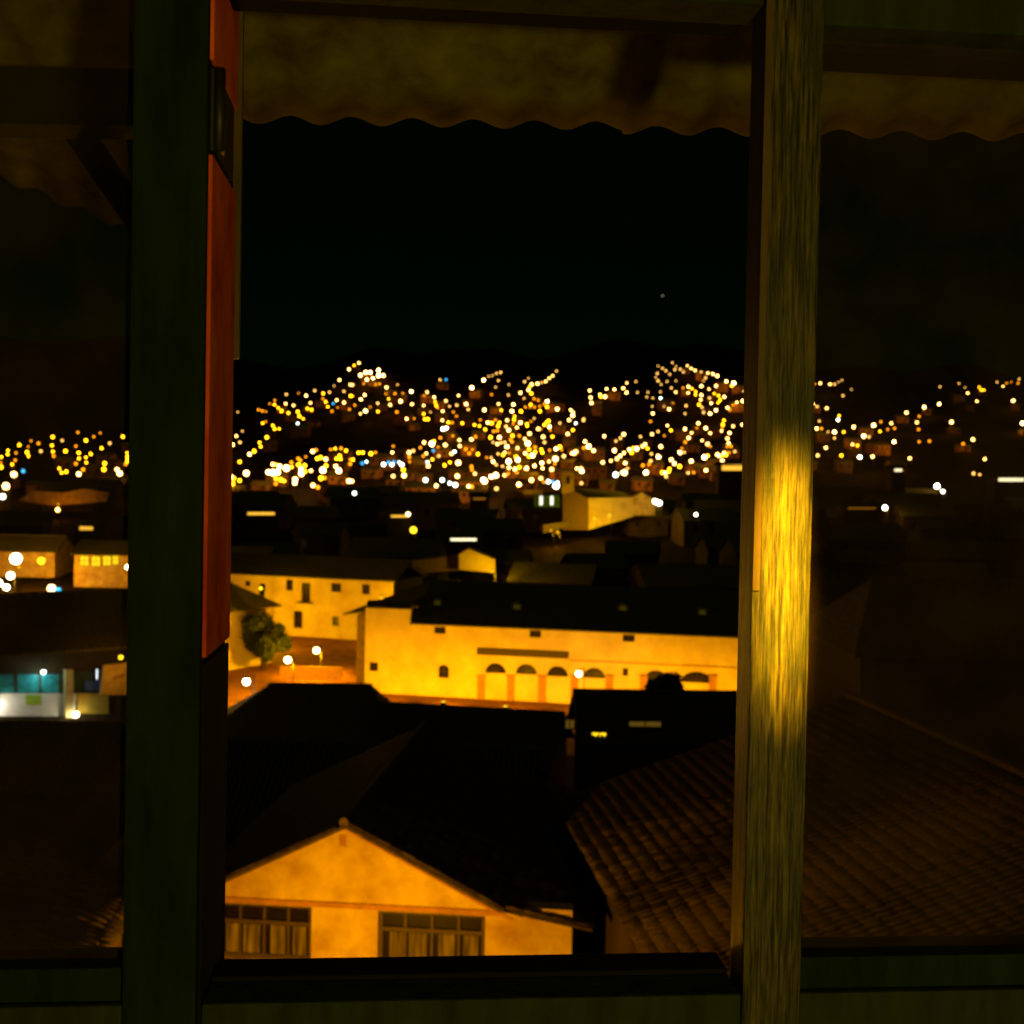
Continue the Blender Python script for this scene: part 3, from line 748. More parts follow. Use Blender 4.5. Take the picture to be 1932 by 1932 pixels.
lun = [op(935, 1260.5, 40, 19, 19), op(993, 1262.5, 41, 19, 19), op(1052, 1266.5, 40, 19, 19), op(1121, 1269.5, 41, 19, 19), op(1238, 1274.5, 42, 19, 19), op(1315, 1277.5, 58, 20, 20), op(1480, 1283, 42, 20, 20)]
Lw = uR - uL
aw, aq = facade('wall', arc, AI @ P0, UCv, Lw, EZ_ - GB, small + lun, 'plaster', rec=0.35, back=.7)
for o in small: fill_opening(aq, o, arc, 'glassdark', 'window', -.12, 'wood', (1, 1), 'glassdark')
def lunette(o):
    n = 12; uc = (o['u0'] + o['u1']) / 2; ru = (o['u1'] - o['u0']) / 2; rw = o['w1'] - o['w0']
    fr = MB()
    for k in range(1, 6):
        a = math.pi * k / 6
        p = aq(uc, o['w0'], -.2); e_ = aq(uc - ru * math.cos(a), o['w0'] + rw * math.sin(a), -.2); d_ = (e_ - p).normalized(); s = d_.cross(NCv) * .03
        fr.prism([p - s, e_ - s, e_ + s, p + s], -NCv * .05)
    w = fr.build('fanlight', 'wood', arc)
    pts = [aq(uc - ru * 1.02 * math.cos(math.pi * k / n), o['w0'] + rw * 1.02 * math.sin(math.pi * k / n), -.3) for k in range(n + 1)]
    b = MB(); b.prism(pts[::-1], -NCv * .03); b.build('pane', 'glassdark', w)
    return w
for i, o in enumerate(lun):
    lunette(o)
    # pale door leaves below the fanlight
    h = o['w0'] - 0.12
    for (f0, f1) in ((0.02, .495), (.505, .98)):
        b = MB(); u0 = o['u0'] + (o['u1'] - o['u0']) * f0; u1 = o['u0'] + (o['u1'] - o['u0']) * f1
        b.prism([aq(u0, .15, .03), aq(u1, .15, .03), aq(u1, h, .03), aq(u0, h, .03)], -NCv * .05)
        b.build('door_leaf', 'plaster', arc)
k = cl_.y / F
for x in (908, 964, 1023, 1084, 1150, 1215, 1345, 1440):
    u, z = AP(x, 1276); wd_ = 13 * k
    b = MB(); b.prism([aq(u - wd_ / 2, .02, 0), aq(u + wd_ / 2, .02, 0), aq(u + wd_ / 2, z, 0), aq(u - wd_ / 2, z, 0)], NCv * .16); pr = b.build('pier', 'redstone', arc)
    b = MB(); b.prism([aq(u - wd_ * .62, z + .005, 0), aq(u + wd_ * .62, z + .005, 0), aq(u + wd_ * .62, z + .13, 0), aq(u - wd_ * .62, z + .13, 0)], NCv * .22); b.build('capital', 'redstone', pr)
(u0, z0_), (u1, z1_) = AP(900, 1229), AP(1073, 1233)
b = MB(); b.prism([aq(u0, z0_ - .30, 0), aq(u1, z0_ - .30, 0), aq(u1, z0_ + .36, 0), aq(u0, z0_ + .36, 0)], NCv * .10); b.build('board', 'wood', arc)
(u2, z2_) = AP(1390, 1250)
b = MB(); b.prism([aq(u1 + .1, z0_ - .46, 0), aq(Lw - .05, z0_ - .46, 0), aq(Lw - .05, z0_ - .36, 0), aq(u1 + .1, z0_ - .36, 0)], NCv * .07); b.build('string_course', 'redstone', arc)
# raised end wall
uT, zT = AP(775, 1150)
b = MB(); b.prism([aq(0, EZ_ - GB + .002, 0), aq(uT, EZ_ - GB + .002, 0), aq(uT, zT, 0), aq(0, zT, 0)], -NCv * .7); b.build('raised_wall', 'plaster', arc)
# side wing, set back; its shade is put into the dark stone colour
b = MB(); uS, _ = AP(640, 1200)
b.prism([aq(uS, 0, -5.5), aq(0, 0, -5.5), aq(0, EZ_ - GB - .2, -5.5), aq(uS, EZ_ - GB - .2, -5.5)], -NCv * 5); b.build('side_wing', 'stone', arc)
# roof: front slope, back slope, hip over the wing
rz_ = 3.5; dp = 7.5; ho = .55; sl_ = rz_ / dp * ho
E = EZ_ - GB
b = MB()
fo = [aq(uT + .05, E - sl_ + .12, ho), aq(Lw + .4, E - sl_ + .12, ho), aq(Lw + .4, E + rz_, -dp), aq(uT + .05, E + rz_, -dp)]
b.prism(fo, (0, 0, -.12))
b.prism([aq(Lw + .4, E - sl_, -2 * dp - ho), aq(uS - 1, E - sl_, -2 * dp - ho), aq(uT + .05, E + rz_, -dp), aq(Lw + .4, E + rz_, -dp)], (0, 0, -.12))
b.prism([aq(uS - 1.2, E - .05, -4.6), aq(uT + .04, E + 1.35, -2.9), aq(uT + .04, E + rz_, -dp)], (0, 0, -.14))
b.prism([aq(uS - 1.2, E - .05, -4.6), aq(uT + .04, E + rz_, -dp), aq(uS - 1, E - sl_, -2 * dp - ho)], (0, 0, -.14))
rf = b.build('roof', 'roof', arc)
b = MB(); b.prism([aq(0, zT + .004, .25), aq(uT, zT + .004, .25), aq(uT, zT + .6, -.9), aq(0, zT + .6, -.9)], (0, 0, .1)); b.build('coping', 'roof', rf)
for x, y in ((825, 1142), (975, 1150), (1175, 1152), (1325, 1160)):
    d_ = ray(x, y); n_ = (fo[1] - fo[0]).cross(fo[3] - fo[0]).normalized(); p_ = fo[0] + arc.location; t_ = p_.dot(n_) / d_.dot(n_); c_ = d_ * t_ - arc.location
    b = MB(); b.prism([c_ + UCv * -.55 + Vector((0, 0, -.1)) , c_ + UCv * .55 + Vector((0, 0, -.1)), c_ + UCv * .55 + Vector((0, 0, .55)), c_ + Vector((0, 0, .85)), c_ + UCv * -.55 + Vector((0, 0, .55))], -NCv * 1.6); dm = b.build('dormer', 'roof', rf)
    b = MB(); b.prism([c_ + UCv * -.3 + Vector((0, 0, .05)) + NCv * .02, c_ + UCv * .3 + Vector((0, 0, .05)) + NCv * .02, c_ + UCv * .3 + Vector((0, 0, .45)) + NCv * .02, c_ + UCv * -.3 + Vector((0, 0, .45)) + NCv * .02], -NCv * .04); b.build('pane', 'win_faint', dm)
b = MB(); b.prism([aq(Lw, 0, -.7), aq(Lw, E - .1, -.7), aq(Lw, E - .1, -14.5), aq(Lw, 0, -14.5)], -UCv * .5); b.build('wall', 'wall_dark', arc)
protect(560, 1140, 1560, 1345, 118)
FLOODK = 1.3
# floodlights standing at the foot of the facade
for i, (u, d_, pw) in enumerate(((3.0, 5.5, 1500), (9.5, 5.5, 1750), (15.5, 6.0, 1750), (22.5, 6.0, 1650), (29.0, 5.5, 1650), (36.0, 5.5, 1500))):
    p = aq(u, 0, d_) + arc.location; gz = zt(p.x, p.y) + .05
    fl = thing('floodlight', (p.x, p.y, gz), 'low ground floodlight washing the arcaded facade from the street', 'floodlight', 'floodlights before the arcaded building')
    b = MB(); b.box(-.22, .22, -.12, .12, .25, .55); b.build('housing', 'iron', fl)
    b = MB(); b.tube((-.25, 0, 0), (-.25, 0, .42), .025); b.tube((.25, 0, 0), (.25, 0, .42), .025); b.tube((-.25, 0, .03), (.25, 0, .03), .03); b.build('bracket', 'iron', fl)
    nrm = -NCv
    b = MB(); c0 = Vector((0, 0, .57)); b.box(-.18, .18, -.1, .1, .551, .58); b.build('lens', 'near_y', fl)
    fsl = bpy.data.lights.new('light', 'SPOT'); fsl.energy = pw * FLOODK; fsl.color = (1, .43, .0); fsl.spot_size = R(150); fsl.spot_blend = 0.7; fsl.shadow_soft_size = 0.15
    fo_ = bpy.data.objects.new('light', fsl); link(fo_, fl); fo_.location = (0, 0, .75)
    aim = (-NCv * d_ + Vector((0, 0, 2.6))).normalized(); fo_.rotation_euler = (-aim).to_track_quat('Z', 'Y').to_euler()
lamp(1092, 1271, 107, 'slim white street lamp lit in front of the arches', 'W', 260, (1, .6, .15), 0.28)

# ------------------------------------------------------------------ back street: yellow building, corner house, lamps
BE = -12.6
ba, bb = onz(395, 1078, BE), onz(742, 1094, BE)
UB = bb - ba; UB.z = 0; LB = UB.length; UB.normalize(); NB = Vector((UB.y, -UB.x, 0)); GBB = -20.7
yb = thing('street_building', (ba.x, ba.y, GBB), 'yellow lit two storey building closing the back of the plaza street', 'building')
YI = Matrix.Translation(-yb.location)
def bpx(x, y):
    d_ = ray(x, y); t_ = ba.dot(NB) / d_.dot(NB); p = d_ * t_; return (Vector((p.x - ba.x, p.y - ba.y, 0)).dot(UB), p.z - GBB)
def bop(x, y, w, h):
    u, z = bpx(x, y); k = ba.y / F; return dict(u0=u - w * k / 2, u1=u + w * k / 2, w0=z - h * k / 2, w1=z + h * k / 2)
bops = [bop(467, 1101, 12, 10), bop(494, 1115, 12, 28), bop(546, 1104, 14, 20), bop(577, 1118, 18, 36), bop(634, 1109, 20, 16), bop(562, 1169, 18, 32), bop(633, 1172, 14, 18), bop(690, 1112, 16, 18), bop(440, 1165, 16, 22)]
bw, bq = facade('wall', yb, YI @ Vector((ba.x, ba.y, GBB)), UB, LB, BE - GBB, bops, 'plaster', rec=.3)
for o in bops: fill_opening(bq, o, yb, 'glassdark', 'window', -.15, 'wood', (1, 1), 'glassdark')
b = MB(); b.prism([bq(-.5, BE - GBB - .1, .5), bq(LB + .5, BE - GBB - .1, .5), bq(LB + .5, BE - GBB + 2.4, -5), bq(-.5, BE - GBB + 2.4, -5)], (0, 0, -.15)); b.prism([bq(LB + .5, BE - GBB - .1, -10.5), bq(-.5, BE - GBB - .1, -10.5), bq(-.5, BE - GBB + 2.4, -5), bq(LB + .5, BE - GBB + 2.4, -5)], (0, 0, -.15)); b.build('roof', 'roof', yb)
for u in (0.0, LB - .4):
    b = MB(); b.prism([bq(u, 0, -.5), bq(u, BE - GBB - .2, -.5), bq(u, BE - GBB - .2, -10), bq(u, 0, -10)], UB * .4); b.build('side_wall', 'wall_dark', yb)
(ub, zb) = bpx(577, 1137)
b = MB(); b.prism([bq(ub - 1.1, zb - .05, 0), bq(ub + 1.1, zb - .05, 0), bq(ub + 1.1, zb + .08, 0), bq(ub - 1.1, zb + .08, 0)], NB * .7); b.build('balcony', 'wood', yb)
protect(395, 1075, 745, 1290, 160)
# corner house on the near side of the street (white wall, roof corner)
A_, B_ = onz(330, 1092, -11.6), onz(438, 1100, -11.6)
tW, LW, (UW, NW) = ridge_house('corner_house', 'pale walled corner house with dark roof beside the round tree', 'house', A_, B_, 4.0, 2.2, -20.9, wall_m='plaster', hip=(0, 3.2), over=.8)
lamp(543, 1245, 117, 'bright street lamp lighting the street beside the round tree', 'W', 5500, (1, .45, .0), 0.33)
lamp(597, 1227, 128, 'second bright street lamp further up the lit street', 'W', 7000, (1, .45, .0), 0.33)
lamp(676, 1225, 150, 'added unseen amber lamp behind the corner of the arcaded building', 'y', 9000, (1, .46, .0), 0.25)  # added out of sight to brighten the yellow street wall
lamp(484, 1196, 148, 'added unseen amber lamp behind the round tree crown', 'y', 7000, (1, .46, .0), 0.22)  # put in behind the crown as extra light on the same wall
lamp(392, 1205, 112, 'added unseen amber lamp behind the thick dark post shining on the corner house', 'y', 3600, (1, .46, .0), 0.25)  # hidden lamp added to light the corner house
lamp(492, 1110, 154, 'small wall lamp glowing on the yellow street building', 'y', 900, (1, .5, .0), 0.2)
lamp(720, 1128, 152, 'small lamp at the far corner of the yellow street building', 'a', 900, (1, .5, .0), 0.2)
lw0, lw1 = onz(528, 1283, -20.6), onz(645, 1285, -20.6)
b = MB(); lwt = thing('low_wall', (lw0 + lw1) / 2, 'low orange lit wall along the street below the two lamps', 'wall')
U_ = (lw1 - lw0).normalized(); b.prism([lw0 - lwt.location, lw1 - lwt.location, lw1 - lwt.location + Vector((0, 0, 1.3)), lw0 - lwt.location + Vector((0, 0, 1.3))], (0, .35, 0)); b.build('masonry', 'redstone', lwt)
b = MB(); b.prism([lw0 - lwt.location + Vector((0, -.05, 1.302)), lw1 - lwt.location + Vector((0, -.05, 1.302)), lw1 - lwt.location + Vector((0, -.05, 1.42)), lw0 - lwt.location + Vector((0, -.05, 1.42))], (0, .45, 0)); b.build('coping', 'redstone', lwt)
lamp(465, 1286, 92, 'white lamp beside the low roof at the foot of the street', 'C', 120, (1, .8, .5), 0.27)

# ------------------------------------------------------------------ shop with teal windows, under a big dark roof
A_, B_ = onz(-140, 1128, -8.6), onz(262, 1112, -8.6)
tS, LS, (US, NS) = ridge_house('shop_house', 'broad dark roofed house over the brightly lit shop with teal windows', 'house', A_, B_, 4.2, 3.0, -19.5, over=.9)
YS = (A_ + NS * 4.25)
def spx(x, y, d=0.0):
    d_ = ray(x, y); a = YS + NS * d; t_ = a.dot(NS) / d_.dot(NS); return d_ * t_
def sboard(name, x0, y0, x1, y1, m, d=0.0, th=.12, parent=None):
    p = [spx(x0, y1, d), spx(x1, y1, d), spx(x1, y0, d), spx(x0, y0, d)]
    b = MB(); b.prism([LS(v_) for v_ in p], NS * th); return b.build(name, m, parent or tS)
sboard('shop_front', -60, 1308, 143, 1351, 'white', .02)
sw = sboard('shop_window', -60, 1272, 118, 1307, 'teal', .02)
for x in (-20, 28, 74, 112): sboard('glazing_bar', x, 1271, x + 4, 1308, 'wood', .15, .05, sw)
sboard('sign_patch', 48, 1311, 78, 1330, mat('lime_paint', (.35, .5, .05), .6, .15, 3), .15, .03)
sboard('pillar', 119, 1262, 134, 1352, 'cream', .02, .5)
sboard('panel', 146, 1308, 204, 1346, 'yellow', .02)
sboard('sheen_board', 158, 1284, 194, 1302, 'blue', .15, .3)  # blue board painted in place of a neon sheen
sboard('side_panel', 136, 1268, 206, 1307, mat('dark_green_board', (.02, .06, .03), .6, .3, 3), .01, .05)
tb = thing('tube_lamp', spx(183, 1272, .5), 'upright white tube lamp beside the shop pillar', 'lamp')
b = MB(); b.tube((0, 0, -.35), (0, 0, .35), .05); b.build('tube', emis('pale_tube', (.8, .9, 1.0), 2.2), tb); b = MB(); b.box(-.07, .07, .055, .1, -.45, .45); b.build('backplate', 'iron', tb)
def hang(x, y, d, kind, pw, col, label, r=.2):
    p = spx(x, y, d); t = thing('hanging_lamp', p, label, 'lamp')
    b = MB(); b.ball((0, 0, 0), r, 12, 8); b.build('globe', 'near_' + kind, t, smooth=True)
    b = MB(); b.tube((0, 0, r), (0, 0, r + .8), .03); b.tube((0, 0, r - .02), (0, 0, r + .08), r * .7, r * .3); b.build('stem', 'iron', t)
    point('light', (0, 0, -r - .05), pw, col, .1, t); protect(x - 10, y - 10, x + 10, y + 10, YS.y)
hang(143, 1348, 1.0, 'C', 60, (1, .95, .75), 'white lamp glowing below the yellow shop panel', .22)
hang(-2, 1328, 1.0, 'C', 80, (1, .95, .85), 'white lamp glowing on the pale shop front', .26)
hang(82, 1268, .9, 'c', 60, (.6, .95, 1), 'small white lamp over the teal windows', .17)
protect(0, 1262, 245, 1355, YS.y)
hang(228, 1240, 4.6, 'y', 240, (1, .45, .03), 'amber lamp hanging off the shop house gable', .16)
ow = thing('orange_wall', spx(215, 1310, 2.0), 'small orange lit wall at the end of the lit shop', 'wall')
OI = -ow.location
p = [spx(190, 1311, 2.0), spx(262, 1311, 2.0), spx(262, 1248, 2.0), spx(196, 1256, 2.0)]
b = MB(); b.prism([v_ + OI for v_ in p], -NS * .3); b.build('masonry', 'adobe', ow)
p = [spx(212, 1283, 2.03), spx(236, 1276, 2.03), spx(236, 1270, 2.03), spx(212, 1277, 2.03)]
b = MB(); b.prism([v_ + OI for v_ in p], NS * .03); b.build('shutter', 'redstone', ow)

# ------------------------------------------------------------------ bright square on the other side: building with four glowing arched windows
YL = 195
pl, pr_ = atY(-40, 1048, YL), atY(300, 1044, YL)
Ul = Vector((1, 0, 0)); gz = -17.9
lb = thing('square_building', (atY(140, 1048, YL).x, YL, gz), 'orange building with four glowing yellow windows on the bright square', 'building')
LBI = Matrix.Translation(-lb.location)
def lop(x, y, w, h, arch=None):
    p = atY(x, y, YL); k = YL / F; o = dict(u0=p.x - lb.location.x - w * k / 2, u1=p.x - lb.location.x + w * k / 2, w0=p.z - gz - h * k / 2, w1=p.z - gz + h * k / 2)
    if arch: o['arch'] = arch * k
    return o
lops = [lop(158, 1058, 18, 21, 8), lop(180, 1059, 18, 21, 8), lop(201, 1058, 17, 20, 8), lop(217, 1056, 13, 21, 6)]
LH = atY(150, 1044, YL).z - gz
lw_, lq = facade('wall', lb, (0, 0, 0), Ul, atY(300, 1048, YL).x - lb.location.x, LH, lops, 'adobe', rec=.3)
for o in lops: fill_opening(lq, o, lb, 'win_yellow', 'window', -.15, 'wood', (1, 1), 'win_yellow')
b = MB(); e_ = atY(300, 1048, YL).x - lb.location.x
b.prism([(-.5, -.7, LH - .1), (e_ + .5, -.7, LH - .1), (e_ + .5, 4.5, LH + 2), (-.5, 4.5, LH + 2)], (0, 0, -.15)); b.prism([(e_ + .5, 9.7, LH - .1), (-.5, 9.7, LH - .1), (-.5, 4.5, LH + 2), (e_ + .5, 4.5, LH + 2)], (0, 0, -.15)); b.build('roof', 'roof', lb)
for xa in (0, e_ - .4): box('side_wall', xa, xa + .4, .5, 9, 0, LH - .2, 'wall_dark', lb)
protect(-40, 1030, 300, 1140, YL - 5)
A_, B_ = atY(-60, 1040, 205), atY(120, 1040, 205); A_.z = B_.z = -10.2
ridge_house('square_house', 'amber lit house behind the brightest lamp of the square', 'house', A_, B_, 4, 2.2, -17, wall_m='adobe')
lamp(30, 1054, 186, 'very bright flood lamp on a mast over the lit square', 'C', 9000, (1, .42, .0), 0.85)
lamp(78, 1058, 190, 'yellow street lamp between the square and the four windows', 'y', 4000, (1, .42, .0), 0.6)
lamp(20, 1086, 168, 'white lamp higher of the pair along the lit street', 'C', 2400, (1, .42, .0), 0.5)
lamp(12, 1108, 164, 'white lamp in the middle of the lit street row', 'C', 1500, (1, .42, .0), 0.42)
lamp(9, 1128, 158, 'white lamp lowest of the row along the lit street', 'C', 2400, (1, .42, .0), 0.55)
lamp(-3, 1100, 165, 'white lamp at the kerb of the lit street', 'C', 0, r=0.5)
lamp(241, 1070, 180, 'white lamp on the corner of the building with glowing windows', 'C', 2500, (1, .42, .0), 0.36)
lamp(97, 1110, 160, 'pale lamp beside the blue lamp in the street', 'w', 0, r=0.5)
lamp(109, 1114, 159, 'cyan blue lamp in the dark street', 'b', 30, (.1, .6, 1), 0.42)
lamp(170, 1130, 170, 'amber lamp behind the shop roof shining on the glowing window building', 'a', 3500, (1, .38, .0), 0.2)

# ------------------------------------------------------------------ church and lit walls in the middle distance
YC = 260
ch = thing('church', atY(1085, 1000, YC), 'small church with square tan tower and floodlit yellow side wall', 'church')
CI = -ch.location
def wallq(name, parent, pts, m, Y, th=.5, inv=None, skew=0.0):
    ps = [atY(x, y, Y + skew * (x - pts[0][0])) + (inv or CI) for x, y in pts]
    b = MB(); b.prism(ps, (0, th, 0)); return b.build(name, m, parent)
tw = wallq('tower', ch, [(1060, 932), (1083, 932), (1083, 890), (1060, 890)], 'adobe', YC, 2.6)
wallq('tower_cap', tw, [(1058.5, 889.6), (1084.5, 889.6), (1079, 884.5), (1064, 884.5)], 'stone', YC - .15, 2.9)
wallq('belfry_opening', tw, [(1068, 913), (1075, 913), (1075, 899), (1068, 899)], 'glassdark', YC - .03, .02)
wallq('nave_front', ch, [(1062, 1000), (1110, 1000), (1110, 941), (1084, 926), (1062, 932.5)], 'stone', YC - .01, 3.0)
wallq('side_wall', ch, [(1110.4, 1000), (1195, 975), (1195, 938), (1110.4, 940)], 'plaster', YC + .2, 3, skew=.04)
wallq('transept', ch, [(1195.5, 972), (1236, 972), (1236, 944), (1212, 929), (1195.5, 937)], 'adobe', YC + 3.2, 3)
wallq('roof', ch, [(1060, 925.8), (1110, 940.4), (1195, 937.4), (1170, 927), (1090, 921)], 'roof', YC + 3.5, 3)
protect(1005, 885, 1255, 1003, YC)
lamp(1236, 946, 252, 'white floodlight at the end of the church wall', 'C', 1500, (1, .52, .0), 0.5)
lamp(1244, 949, 252, 'second white floodlight beside the church transept', 'C', 0, r=0.5)
lamp(1122, 978, 251, 'amber floodlight at the foot of the church side wall', 'a', 2600, (1, .54, .0), 0.25)
lamp(1150, 972, 253, 'amber floodlight along the church side wall', 'a', 2200, (1, .54, .0), 0.25)
lamp(1052, 1004, 246, 'amber lamp glowing beneath the church front', 'a', 2200, (1, .42, .0), 0.25)
def litwall(name, label, pts, Y, m, cat='wall', th=.4, skew=0.0):
    ps = [atY(x, y, Y + skew * (x - pts[0][0])) for x, y in pts]; c = sum(ps, Vector()) / len(ps); c.z = min(p.z for p in ps)
    o = thing(name, c, label, cat); b = MB(); b.prism([p - c for p in ps], (0, th, 0)); b.build('masonry', m, o)
    xs = [p[0] for p in pts]; yy = [p[1] for p in pts]; protect(min(xs) - 3, min(yy) - 3, max(xs) + 3, max(yy) + 3, Y); return o
litwall('lit_wall', 'yellow lit garden wall curving below the church', [(1025, 1006), (1045, 1001), (1078, 991), (1081, 975), (1070, 984), (1025, 990)], 240, 'plaster')
lamp(1040, 1001, 233, 'amber lamp hidden by the curved garden wall', 'a', 900, (1, .56, .0), .2)
litwall('lit_slope_patch', 'made-up wall standing for a reddish lit slope over the bright square', [(36, 944), (60, 926), (120, 930), (160, 922), (206, 930), (200, 946), (150, 950), (100, 954)], 285, 'adobe')  # wall added to stand for a lamplit patch of hillside
lamp(110, 952, 279, 'added amber lamp at the foot of the reddish lit slope', 'a', 900, (1, .30, .0), .2)  # put in to make the slope patch glow
gbl = litwall('gable_end', 'yellow lit gable end standing over dark roofs', [(866, 1075), (934, 1081), (934, 1056), (884, 1036), (866, 1046)], 182, 'plaster', 'house', 6)
lamp(928, 1078, 177, 'amber lamp shining on the lone gable end', 'a', 1800, (1, .54, .0), .2)
litwall('dim_wall', 'long dim brown wall running up to the lit gable end', [(742, 1086), (865, 1076), (865, 1048), (760, 1060)], 184, 'stone', th=5)
gr = litwall('green_kiosk', 'small green painted house with two white lit windows beside the church', [(1008, 957), (1056, 957), (1056, 934), (1008, 936)], 256, mat('green_wall', (.05, .16, .05), .8, .2, 2), 'house', 4)
for x in (1021, 1041):
    p = atY(x, 944.5, 255.95) - gr.location; b = MB(); b.box(p.x - .32, p.x + .32, p.y - .03, p.y - .005, p.z - .95, p.z + .95); b.build('window', 'win_white', gr)
# strips: long lit windows of low houses
def strip(x0, x1, y, h, Y, m, label):
    a, c = atY(x0, y, Y), atY(x1, y, Y); g = zt(a.x, Y)
    t = thing('low_house', ((a.x + c.x) / 2, Y, g), label, 'house'); L2 = -t.location
    k = Y / F; w_ = abs(c.x - a.x)
    hh = max(a.z, c.z) + 3 * k - g; hw_ = w_ / 2 + .8
    b = MB(); b.box(-hw_, hw_, .05, 5, 0, hh); b.build('wall', 'wall_dark', t)
    b = MB(); b.prism([(-hw_ - .4, -.4, hh - .05), (hw_ + .4, -.4, hh - .05), (hw_ + .4, 2.5, hh + 1.1), (-hw_ - .4, 2.5, hh + 1.1)], (0, 0, .1)); b.prism([(hw_ + .4, 5.4, hh - .05), (-hw_ - .4, 5.4, hh - .05), (-hw_ - .4, 2.5, hh + 1.1), (hw_ + .4, 2.5, hh + 1.1)], (0, 0, .1)); b.build('roof', 'roof', t)
    b = MB(); b.prism([a + L2 - Vector((0, 0, h * k / 2)), c + L2 - Vector((0, 0, h * k / 2)), c + L2 + Vector((0, 0, h * k / 2)), a + L2 + Vector((0, 0, h * k / 2))], (0, .06, 0)); b.build('window', m, t)
    protect(x0 - 4, y - 6, x1 + 4, y + 6, Y)
strip(467, 518, 969, 5, 262, 'strip_amber', 'low dark house with one long amber lit window strip')
strip(850, 899, 1018, 4.5, 222, 'strip_white', 'low dark house with a white lit window strip above the gable end')
strip(738, 770, 974, 4, 258, 'strip_amber', 'low house with a short amber strip beside a lamp')
strip(150, 175, 996, 8, 238, 'strip_amber', 'low house with a short bright amber window among the dark roofs')
strip(893, 916, 941, 4, 285, 'win_amber', 'low house with a faint amber window below the hillside lights')
strip(1600, 1652, 959, 3, 255, 'win_amber', 'low house with a thin faint amber strip between two lamps')
strip(1884, 1932, 905, 6, 300, 'strip_white', 'low house with a pale lit strip below a white lamp')
strip(1688, 1702, 887, 5, 315, 'strip_white', 'low house with a small pale lit window under the amber lane')
strip(1362, 1408, 882, 11, 318, 'strip_amber', 'amber lit house below the lamps beside the worn post')
lamp(770, 970, 255, 'white lamp at the end of a short amber strip', 'w', 0, r=.42)
lamp(780, 1000, 238, 'round yellow lamp alone among dark roofs', 'y', 60, (1, .6, .02), r=.66)
lamp(1313, 971, 245, 'white lamp alone on the dark slope beyond the arcade roof', 'C', 0, r=.30)

